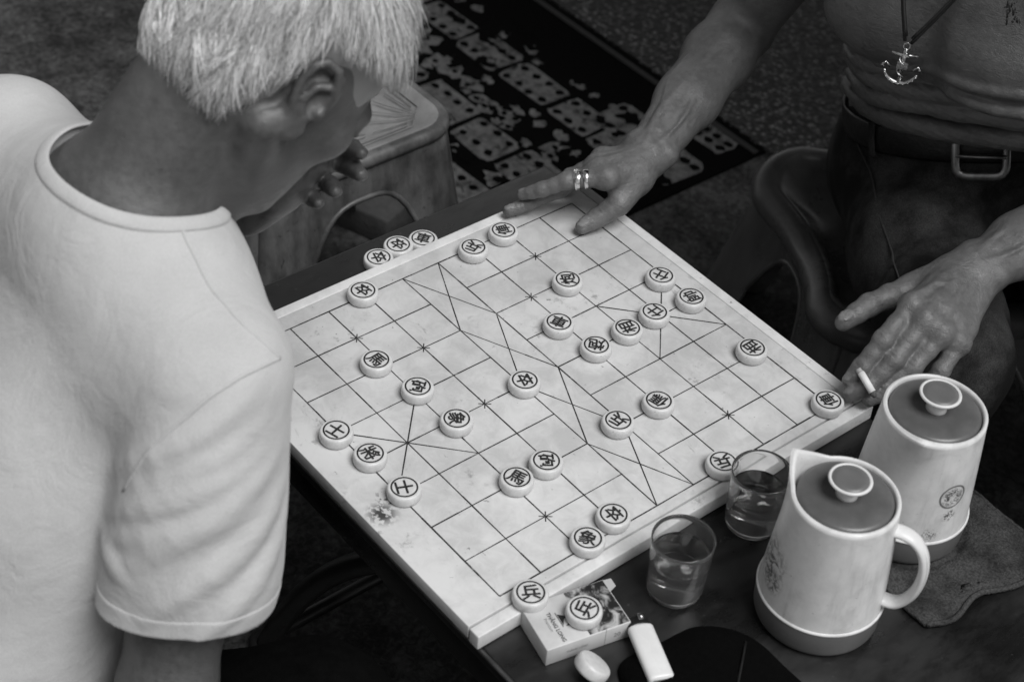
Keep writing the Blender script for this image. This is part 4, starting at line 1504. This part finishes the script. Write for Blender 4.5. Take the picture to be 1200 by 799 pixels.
# ------------------------------------------------------------------ grey-haired man in the white shirt
def make_left_man():
    org = V3(.13, -.42, 0)
    root = empty('person', tuple(org), 0, 'grey-haired man in a white t-shirt bent over the board with his hand at his chin', 'person', 'two men playing chess')
    X = V3(1, 0, 0)
    S = Shape()
    hd = V3(.146, -.056, .941)
    hY = unit(V3(.02, .58, -.80)); hX = unit(V3(.99, -.03, -.04)); hX = unit(hX - hY * (hX @ hY)); hZ = unit(np.cross(hX, hY))
    nb = V3(.128, -.180, .825)
    uc, md, pv = V3(.118, -.190, .750), V3(.12, -.295, .59), V3(.125, -.42, .37)
    S.flat(uc + V3(0, -.015, 0), md, X, .145, .090, .140, .098, .04)
    S.flat(md, pv, X, .145, .100, .155, .105, .04)
    S.flat(uc + V3(0, -.012, -.01), nb + V3(0, -.03, -.01), X, .11, .066, .060, .048, .045)
    S.cone(nb + V3(0, -.010, .010), hd - hY * .040 - hZ * .062, .062, .052, .035)
    for s in (-1, 1):
        S.cone(nb + V3(s * .030, .055, -.015), hd + hX * s * .064 - hZ * .050 - hY * .022, .013, .015, .014)
    for s in (-1, 1):
        S.cone(nb + V3(0, -.025, -.002), uc + X * s * .14 + V3(0, -.008, .000), .042, .042, .05)
    spots = []
    HS = 1.0
    add_head(S, hd, hX, hY, hZ, HS)
    shR, elR, wrR = V3(.282, -.210, .762), V3(.343, -.307, .490), V3(.365, -.385, .260)
    shL, elL, wrL = V3(-.055, -.215, .788), V3(-.030, -.125, .510), V3(.091, -.083, .755)
    for sh, el, wr in ((shR, elR, wrR), (shL, elL, wrL)):
        m = sh * .5 + el * .5
        S.cone(sh, m, .052, .047, .03); S.cone(m, el, .047, .040, .02)
        p1 = el + (wr - el) * .25
        S.cone(el, p1, .040, .042, .02); S.cone(p1, wr, .042, .026, .02)
    Lf = [[(.107, -.026, .801), (.099, .008, .795), (.122, .008, .807), (.139, .005, .813)],
          [(.109, -.035, .792), (.102, .003, .782), (.128, .004, .790), (.148, -.002, .797)],
          [(.111, -.046, .782), (.102, -.014, .769), (.124, -.018, .777), (.143, -.026, .785)],
          [(.112, -.056, .773), (.104, -.033, .760), (.123, -.036, .768), (.138, -.041, .775)]]
    Lt = [(.113, -.072, .783), (.118, -.061, .803), (.122, -.047, .818), (.124, -.033, .826)]
    sh_ = V3(.017, .021, .002)
    Lf = [[V3(p) + sh_ for p in q] for q in Lf]; Lt = [V3(p) + sh_ for p in Lt]; wrL = wrL + sh_
    add_hand(S, wrL, Lf, Lt, unit(V3(-.55, .55, -.35)), .86, spots, False)
    # the right hand hangs, half closed, at the seat edge
    dn = unit(wrR - elR)
    a_ = V3(0, 1, 0); a_ = unit(a_ - dn * (a_ @ dn)); dor = unit(np.cross(dn, a_))
    Rf = []
    for i in range(4):
        b = wrR + dn * (.085 - .005 * abs(i - 1)) + a_ * (.024 - .017 * i)
        L_ = (.043, .047, .043, .034)[i]
        p1 = b + (dn * .86 - dor * .5) * L_
        p2 = p1 + (dn * .35 - dor * .93) * L_ * .62
        p3 = p2 + (dn * -.25 - dor * .95) * L_ * .5
        Rf.append([b, p1, p2, p3])
    Rt = [wrR + dn * .022 + a_ * .024, wrR + dn * .058 + a_ * .040 - dor * .012, wrR + dn * .085 + a_ * .036 - dor * .028, wrR + dn * .105 + a_ * .030 - dor * .036]
    add_hand(S, wrR, Rf, Rt, dor, .95, spots, False)
    v, f = S.mesh(.0029, (-.20, -.60, .05), (.46, .20, 1.12), lambda q: wave_noise(q, 12, 80, 8) * .0007)
    np_object('body', v - org, f, skin_mat('weathered_skin', .088, .42, 1.0), root, tones(v, spots, 1.4))

    # ---- t-shirt
    T0 = Shape()
    T0.flat(uc + V3(0, -.018, -.01), md, X, .155, .104, .148, .122, .05)
    T0.flat(md, pv + V3(0, -.02, .0), X, .148, .122, .172, .138, .05)
    T0.flat(uc + V3(0, -.012, -.01), nb + V3(0, -.042, -.026), X, .115, .074, .070, .056, .045)
    Sb = Shape()
    Sb.flat(uc + V3(0, -.015, 0), md, X, .145, .090, .140, .098, .04).flat(md, pv, X, .145, .100, .155, .105, .04).flat(uc + V3(0, -.012, -.01), nb + V3(0, -.03, -.01), X, .11, .066, .060, .048, .045)
    for s, sh, el in ((1, shR, elR), (-1, shL, elL)):
        Sb.cone(nb + V3(0, -.025, -.002), uc + X * s * .14 + V3(0, -.008, .000), .042, .042, .05)
        Sb.cone(sh, sh * .6 + el * .4, .052, .047, .03)
    T0.fn(lambda q: Sb.eval(q) - .0095, .03)
    hem = V3(.328, -.277, .575)
    hemL = V3(-.055, -.165, .585)
    for s, sh in ((1, shR), (-1, shL)):
        T0.cone(nb + V3(s * .02, -.032, -.012), sh + V3(-s * .012, 0, -.004), .050, .053, .05)
        T0.cone(sh + V3(-s * .06, -.02, -.03), sh + V3(-s * .09, -.05, -.12), .060, .045, .04)
    ax = unit(hem - shR)
    toC = unit(V3(1.0, -.55, .9)); e1 = unit(toC - ax * (toC @ ax)); e2 = np.cross(ax, e1)     # towards the open side of the street
    if e2 @ V3(.63, .77, .07) < 0: e2 = -e2
    LA = np.linalg.norm(hem - shR)
    Sl = Shape()
    Sl.flat(shR, hem * 1.08 - shR * .08, V3(0, 1, 0), .058, .058, .074, .068, .03)
    Sl.cone(shR + ax * LA * .25 + e2 * .006, shR + ax * LA * .78 + e2 * .007, .0605, .0665, .03)
    def sl(t_, ph, r0=.0):
        R0 = .0600 + .011 * t_ + r0 + .0065 * max(0, math.sin(ph)) * math.sin(math.pi * min(max(t_, 0), 1))
        return shR + ax * LA * t_ + (e1 * math.cos(ph) + e2 * math.sin(ph)) * R0
    # folds that run from the armpit round the sleeve
    for i, (t0, p0, t1, p1, r_) in enumerate(((.46, -1.45, -.10, .65, .010), (.52, -1.40, .06, .90, .008), (.60, -1.35, .22, .85, .010), (.70, -1.30, .40, 1.0, .008),
                                             (.80, -.80, .18, 1.15, .009), (.95, -.35, .30, 1.30, .009), (1.0, .25, .36, 1.45, .008), (.68, -1.6, .84, -.6, .007))):
        pts = [sl(t0 + (t1 - t0) * q, p0 + (p1 - p0) * q + .10 * math.sin(3 * q + i), -.0030 - .002 * math.cos(q * 6.28)) for q in np.linspace(0, 1, 9)]
        Sl.chain(pts, [r_ * 1.22 * z_ for z_ in (.45, .8, 1.0, 1.05, 1.0, .95, .85, .65, .35)], .009)
    SlB = Shape(); SlB.p = list(Sl.p)
    hn = unit(ax + V3(0, .10, .0))
    SlB.cone(shR + ax * LA * .72, hem + ax * .05, .048, .0645, .004, True)
    SlB.plane(hem, hn, .002)
    SL2 = Shape()
    SL2.flat(shL, hemL * 1.08 - shL * .08, V3(0, 1, 0), .058, .058, .074, .070, .03)
    SL2.plane(hemL, hemL - shL, .002)
    TU = Shape(); TU.p = list(T0.p)
    TU.fn(SlB.eval, .010); TU.fn(SL2.eval, .02)
    nC = V3(.130, -.190, .852); nA = unit(V3(.06, .50, .86))
    nk_ = Shape().cone(nC - nA * .16, nC + nA * .14, .055, .088, .0)
    T = Shape(); T.p = list(TU.p)
    T.fn(nk_.eval, .003, True)
    T.plane(pv + V3(0, 0, -.02), V3(0, 0, -1), .004)
    def tdisp(q):
        return (wave_noise(q, 31, 24, 8) * .0034 + wave_noise(q, 33, 60, 8) * .0012)
    vt, ft = T.mesh(.0026, (-.25, -.68, .30), (.46, .05, .98), tdisp)
    t = NT('white_cotton')
    kn = t.noise(900, 2, .5); bl = t.noise(6, 4, .6)
    t.set(Base_Color=t.math('MULTIPLY', t.ramp(bl, .3, .7, .43, .51), t.ramp(kn, .3, .7, .93, 1.05)), Roughness=.9, Specular_IOR_Level=.2, Sheen_Weight=.12)
    t.bump(kn, .3, .0006, t.bump(t.noise(70, 4, .6), .35, .002, t.bump(t.noise(16, 4, .55, vec=t.mapped((1.6, .7, 1), (0, 0, .6)), dist=.8), .35, .010)))
    cotton = t.m
    np_object('t_shirt', vt - org, ft, cotton, root)
    # shoulder seam and armhole seam laid on the finished cloth
    for path in ([(.205, -.190, .8635), (.2214, -.1924, .8544), (.2416, -.1933, .8432), (.2643, -.1943, .8349), (.2868, -.1907, .8282), (.3000, -.1890, .8262), (.3144, -.1813, .8127), (.3242, -.1691, .7933)],
                 [(.3242, -.1691, .7933), (.3308, -.1873, .8006), (.3333, -.2026, .8032), (.3339, -.2160, .8021), (.3314, -.2397, .7944), (.3257, -.2594, .7782), (.3188, -.2774, .7581), (.3110, -.2938, .7341), (.3023, -.3061, .7023)]):
        path = np.array(path)
        q_ = np.linspace(0, len(path) - 1, 44)
        d_ = np.stack([np.interp(q_, np.arange(len(path)), path[:, k]) for k in range(3)], 1)
        near = np.array([vt[np.argmin(((vt - p) ** 2).sum(1))] for p in d_])
        for _ in range(4):
            near[1:-1] = (near[:-2] + 2 * near[1:-1] + near[2:]) / 4
        MB().tube([tuple(p - org) for p in near], .0016, 7).build('seam', cotton, root, True)
    # ribbed collar swept along the edge of the neck opening
    u = unit(np.cross(nA, V3(0, 0, 1))); w_ = np.cross(nA, u)
    NN = 80
    ring = []
    tt = np.linspace(-.16, .14, 400)
    rr = .055 + .033 * (tt + .16) / .30
    for a in np.linspace(0, 2 * math.pi, NN, endpoint=False):
        d = u * math.cos(a) + w_ * math.sin(a)
        q = nC + nA * tt[:, None] + d * rr[:, None]
        ins = np.nonzero(TU.eval(q) + tdisp(q) < 0)[0]
        ring.append(q[ins[-1]] if len(ins) else q[120])
    ring = np.array(ring)
    for _ in range(6):
        ring = (np.roll(ring, 1, 0) + 2 * ring + np.roll(ring, -1, 0)) / 4
    e_ = .002
    n_ = np.stack([TU.eval(ring + V3(e_, 0, 0)) - TU.eval(ring - V3(e_, 0, 0)), TU.eval(ring + V3(0, e_, 0)) - TU.eval(ring - V3(0, e_, 0)), TU.eval(ring + V3(0, 0, e_)) - TU.eval(ring - V3(0, 0, e_))], 1)
    n_ /= np.linalg.norm(n_, axis=1)[:, None]
    tg_ = np.roll(ring, -1, 0) - np.roll(ring, 1, 0); tg_ /= np.linalg.norm(tg_, axis=1)[:, None]
    ow = np.cross(n_, tg_)
    rad_ = ring - nC; rad_ -= (rad_ @ nA)[:, None] * nA
    ow *= np.sign(np.einsum('ij,ij->i', ow, rad_))[:, None]
    for _ in range(6):
        ow = (np.roll(ow, 1, 0) + 2 * ow + np.roll(ow, -1, 0)) / 4
    cen_ = ring + ow * .0050 + n_ * .0010
    MB().tube([tuple(p - org) for p in cen_], (.0068, .0021), 14, closed=True, flat=[tuple(x) for x in ow]).build('collar', cotton, root, True)
    MB().tube([tuple(p - org) for p in ring + ow * .0120 + n_ * .0002], .0007, 6, closed=True).build('collar_stitch', cotton, root, True)
    # turned-up sleeve hem and its stitch line
    HB = Shape()
    def hemband(q):
        z_ = -(np.asarray(q, np.float64) - hem) @ hn
        e_ = np.abs(z_ - .0098) - .0100
        return np.maximum(SlB.eval(q) + tdisp(np.asarray(q)) - .0009 + np.maximum(e_ + .0015, 0) * .6, e_)
    HB.fn(hemband, 0)
    HB.cone(shR + ax * LA * .6, hem + ax * .05, .044, .0645, .002, True)
    vc, fc = HB.mesh(.0017, hem - .12, hem + .12)
    np_object('sleeve_hem', vc - org, fc, cotton, root)
    # ---- dark trousers and shoes
    J = Shape()
    for s, kn_, an_ in ((1, V3(.390, -.178, .395), V3(.40, -.16, .07)), (-1, V3(-.06, -.14, .40), V3(-.06, -.12, .07))):
        hp = pv + V3(s * .085, .0, -.03)
        J.cone(hp, kn_, .086, .070, .04); J.cone(kn_, an_, .068, .055, .03)
    J.flat(pv + V3(0, 0, -.05), pv + V3(0, -.01, .03), X, .150, .108, .145, .104, .03)
    vj, fj = J.mesh(.006, (-.2, -.62, 0), (.56, .02, .55), lambda q: wave_noise(q, 41, 40, 8) * .003)
    np_object('trousers', vj - org, fj, plain('black_trousers', .0022, .95, 90, .4, 400, .0008, spec=.04), root)
    for p in (V3(.41, -.155, 0), V3(-.06, -.115, 0)):
        Z = Shape()
        Z.flat(p + V3(0, -.02, .035), p + V3(0, .14, .028), X, .038, .034, .042, .026, .02)
        Z.cone(p + V3(0, 0, .05), p + V3(0, 0, .09), .042, .038, .02)
        Z.plane((0, 0, .001), (0, 0, -1), .002)
        vz, fz = Z.mesh(.004, p - V3(.1, .12, .02), p + V3(.1, .22, .16))
        np_object('shoe', vz - org, fz, plain('black_shoe', .012, .5, 60, .3), root)

    # ---- hair: a cap of grey hair under several thousand strands
    w = lambda p: hd + p[..., :1] * hX + p[..., 1:2] * hY + p[..., 2:3] * hZ
    H = Shape()
    H.ell(hd + hY * -.0137 + hZ * .0336, (.0790, .1020, .0900), (hX, hY, hZ), .01)
    H.ell(hd + hY * -.055 + hZ * -.014, (.069, .062, .066), (hX, hY, hZ), .02)
    H.ell(hd + hY * .098 + hZ * -.040, (.078, .070, .102), (hX, hY, hZ), .01, True)
    H.cone(hd + hY * -.085 + hZ * -.135, hd + hY * .0 + hZ * -.115, .062, .062, .01, True)
    for s in (-1, 1):
        H.ell(hd + hX * s * .087 + hY * .000 + hZ * -.014, (.030, .038, .044), (hX, hY, hZ), .008, True)
    vh, fh = H.mesh(.003, hd - .17, hd + .17, lambda q: wave_noise(q, 51, 170, 10) * .002)
    parts_v = [vh]; parts_f = [np.concatenate([fh[:, [0, 1, 2]], fh[:, [0, 2, 3]]])]
    parts_t = [np.full(len(vh), .34)]
    nv = len(vh)
    gr = np.random.default_rng(77)
    K = 40000
    cand = vh[gr.integers(0, len(vh), K)]
    l = np.stack([(cand - hd) @ hX, (cand - hd) @ hY, (cand - hd) @ hZ], 1)
    ctr = V3(0, -.015, .022)
    rel = l - ctr
    n = rel / V3(.0790 ** 2, .1020 ** 2, .0900 ** 2); n /= np.linalg.norm(n, axis=1)[:, None]
    # swirl point at the back of the crown; hair lies away from it
    cr = V3(.004, -.050, .105)
    away = l - cr; away -= n * np.einsum('ij,ij->i', away, n)[:, None]
    away /= np.linalg.norm(away, axis=1)[:, None] + 1e-6
    swirl = np.cross(n, away)
    cl = np.floor(l / .0065).astype(int)
    h1 = np.sin(cl @ V3(12.9898, 78.233, 37.719)) * 43758.5453; h1 -= np.floor(h1)
    h2 = np.sin(cl @ V3(39.346, 11.135, 83.155)) * 24634.6345; h2 -= np.floor(h2)
    d = away + swirl * (.25 + .75 * (h1 - .5))[:, None] + gr.normal(0, .20, (K, 3)) 
    d -= n * np.einsum('ij,ij->i', d, n)[:, None]; d /= np.linalg.norm(d, axis=1)[:, None]
    Ls = gr.uniform(.032, .062, K) * (.75 + .5 * h2)
    Ls = np.where(l[:, 2] < -.01, Ls * .72, Ls)
    Ls = np.where(l[:, 2] < .01, np.minimum(Ls, np.maximum(.012, l[:, 2] + .085)), Ls)
    lift = gr.uniform(.04, .34, K) + .10 * (h2 - .5)
    segs = 5
    tl = np.where(gr.random(K) < .25, gr.uniform(.22, .6, K), gr.uniform(.75, 1.4, K)) * (.62 + .7 * h1)
    k0r = np.linalg.norm((l - ctr) / V3(.0790, .1020, .0900), axis=1)[:, None]
    pts = []
    for i in range(segs):
        q = i / (segs - 1)
        s_ = (Ls * q)[:, None]
        p = l + d * s_ + n * (lift[:, None] * s_ * (1 - .35 * q)) 
        # follow the skull's curve
        r2 = (p - ctr) / V3(.0790, .1020, .0900)
        k0 = np.linalg.norm(r2, axis=1)[:, None]
        want = k0r + lift[:, None] * s_ * .55 / .085 + .004
        p = ctr + (p - ctr) / k0 * np.maximum(np.minimum(k0, want + .04), want)
        p += gr.normal(0, .0006, (K, 3)) * q
        pts.append(p)
    pts = np.stack(pts, 1)
    low = pts[:, -1]                          # nape strands stop at the neck, none over ear or face
    ear = ((np.abs(pts[..., 0]) > .050) & (pts[..., 1] > -.046) & (pts[..., 1] < .070) & (pts[..., 2] < .036 + .15 * pts[..., 1])).any(1)
    keep = (low[:, 2] > -.100) & ~((low[:, 1] > .062) & (low[:, 2] < .045)) & ~ear
    pts = pts[keep]; tl = tl[keep]; K = len(pts)
    W = w(pts.reshape(-1, 3)).reshape(K, segs, 3)
    rad = np.array([.00029, .00030, .00028, .00021, .00004])
    tg = np.gradient(W, axis=1); tg /= np.linalg.norm(tg, axis=2)[..., None]
    e = np.cross(tg, V3(.31, .72, .62)); e /= np.linalg.norm(e, axis=2)[..., None]
    b_ = np.cross(tg, e)
    rings = []
    for a in (0, 2.094, 4.189):
        rings.append(W + (e * math.cos(a) + b_ * math.sin(a)) * rad[None, :, None])
    R_v = np.stack(rings, 2).reshape(-1, 3)          # K, segs, 3
    base = (np.arange(K) * segs * 3)[:, None, None] + (np.arange(segs - 1) * 3)[None, :, None]
    fs = []
    for k in range(3):
        k2 = (k + 1) % 3
        q = np.concatenate([base + k, base + k2, base + 3 + k2, base + 3 + k], 2).reshape(-1, 4)
        fs += [q[:, [0, 1, 2]], q[:, [0, 2, 3]]]
    parts_v.append(R_v); parts_f.append(np.concatenate(fs) + nv); parts_t.append(np.repeat(tl, segs * 3))
    t = NT('grey_hair')
    at = t.n.new('ShaderNodeAttribute'); at.attribute_name = 'tone'
    t.set(Base_Color=t.math('MULTIPLY', at.outputs['Fac'], .74), Roughness=.42, Specular_IOR_Level=.45)
    np_object('hair', np.concatenate(parts_v) - org, np.concatenate(parts_f), t.m, root, np.concatenate(parts_t))
make_left_man()

# the stool he sits on
s2 = empty('plastic_stool', (.13, -.43, 0), .05, 'low grey plastic stool under the man in the white t-shirt', 'stool')
tub(s2, .14, .14, .272, .045, m_stool, m_seat, .7, .22, corner=.045)
# ------------------------------------------------------------------ soft things on the table
def make_pouch():
    c = V3(.66, .085, TZ)
    S = Shape()
    Zu = V3(0, 0, 1)
    S.ell((.598, .118, TZ + .006), (.050, .046, .017), (V3(.6, .8, 0), V3(-.8, .6, 0), Zu), .02)
    S.ell((.640, .085, TZ + .006), (.085, .080, .018), (V3(.6, .8, 0), V3(-.8, .6, 0), Zu), .02)
    S.ell((.575, .070, TZ + .002), (.040, .030, .013), (V3(.8, .6, 0), V3(-.6, .8, 0), Zu), .02)
    S.ell((.690, .070, TZ + .006), (.060, .085, .016), None, .02)
    S.plane((0, 0, TZ + .0003), (0, 0, -1), .002)
    v, f = S.mesh(.0028, (.48, -.06, TZ - .01), (.80, .24, TZ + .06), lambda q: wave_noise(q, 61, 70, 8) * .0012)
    root = empty('pouch', tuple(c), 0, 'soft black cloth pouch lying flat on the table under the lighter', 'pouch')
    np_object('cloth_body', v - c, f, plain('black_cloth', .002, .9, 200, .3, 600, .0005, spec=.05), root)
    pts = [(.555 + .011 * k - .0, .062 + .016 * k * .4, .0) for k in range(2)]
    an = np.linspace(0, 1, 16)
    line = np.stack([np.array([.60 + .09 * q, .15 - .12 * q, TZ + .2]) for q in an])
    hit = S.march(line - V3(0, 0, .2), np.repeat(V3(0, 0, 1)[None], 16, 0), .1)
    MB().tube([tuple(p - c) for p in hit], .0012, 6).build('zip', plain('zip_dark', .005, .5, 200, .3), root, True)
make_pouch()

def make_towel():
    c = V3(.62, .42, TZ)
    root = empty('towel', tuple(c), 0, 'crumpled grey towel spread under the rear teapot', 'towel')
    A, B, C_, D_ = V3(.515, .335, 0), V3(.678, .318, 0), V3(.700, .485, 0), V3(.560, .505, 0)
    n = 60
    S_ = MB()
    g_ = np.random.default_rng(5)
    for i in range(n + 1):
        for j in range(n + 1):
            u, v = i / n, j / n
            eu = u + .012 * math.sin(v * 9 + 1) * (1 - abs(2 * u - 1)) + .02 * math.sin(v * 5) * (u - .5)
            p = (A * (1 - eu) + B * eu) * (1 - v) + (D_ * (1 - eu) + C_ * eu) * v
            p = p + V3(.006 * math.sin(v * 11) * (1 if u > .9 else 0), .006 * math.sin(u * 8 + 2) * (v - .3), 0)
            z = .0035 + .0015 * math.sin(p[0] * 90 + p[1] * 40) * math.sin(p[1] * 70) + .0018 * max(0, math.sin(p[0] * 55 - p[1] * 38)) ** 3 + g_.normal(0, .00035)
            z = max(z, .0018)
            if math.hypot(p[0] - .572, p[1] - .402) < .066: z = min(z, .0012)
            e = p[1] - Y1
            if e > 0:
                z -= e * .9 + .0
            S_.v.append((p[0] - c[0], p[1] - c[1], z))
    for i in range(n):
        for j in range(n):
            a = i * (n + 1) + j
            S_.f.append((a, a + n + 1, a + n + 2, a + 1))
    t = NT('terry_grey')
    w = t.noise(420, 3, .7); b = t.noise(22, 5, .6)
    t.set(Base_Color=t.math('MULTIPLY', t.ramp(b, .35, .65, .028, .065), t.ramp(w, .3, .7, .6, 1.4)), Roughness=.95, Specular_IOR_Level=.1)
    t.bump(w, 1.0, .0022)
    o = S_.build('cloth', t.m, root, True)
    sd = o.modifiers.new('s', 'SOLIDIFY'); sd.thickness = .004; sd.offset = -1
    h_ = MB()
    h_.tube([S_.v[n * (n + 1) + j] for j in range(n + 1)], .0030, 6).tube([S_.v[i * (n + 1)] for i in range(n + 1)], .0030, 6).tube([S_.v[i * (n + 1) + n] for i in range(n + 1)], .0030, 6)
    h_.build('hem', t.m, root, True)
make_towel()
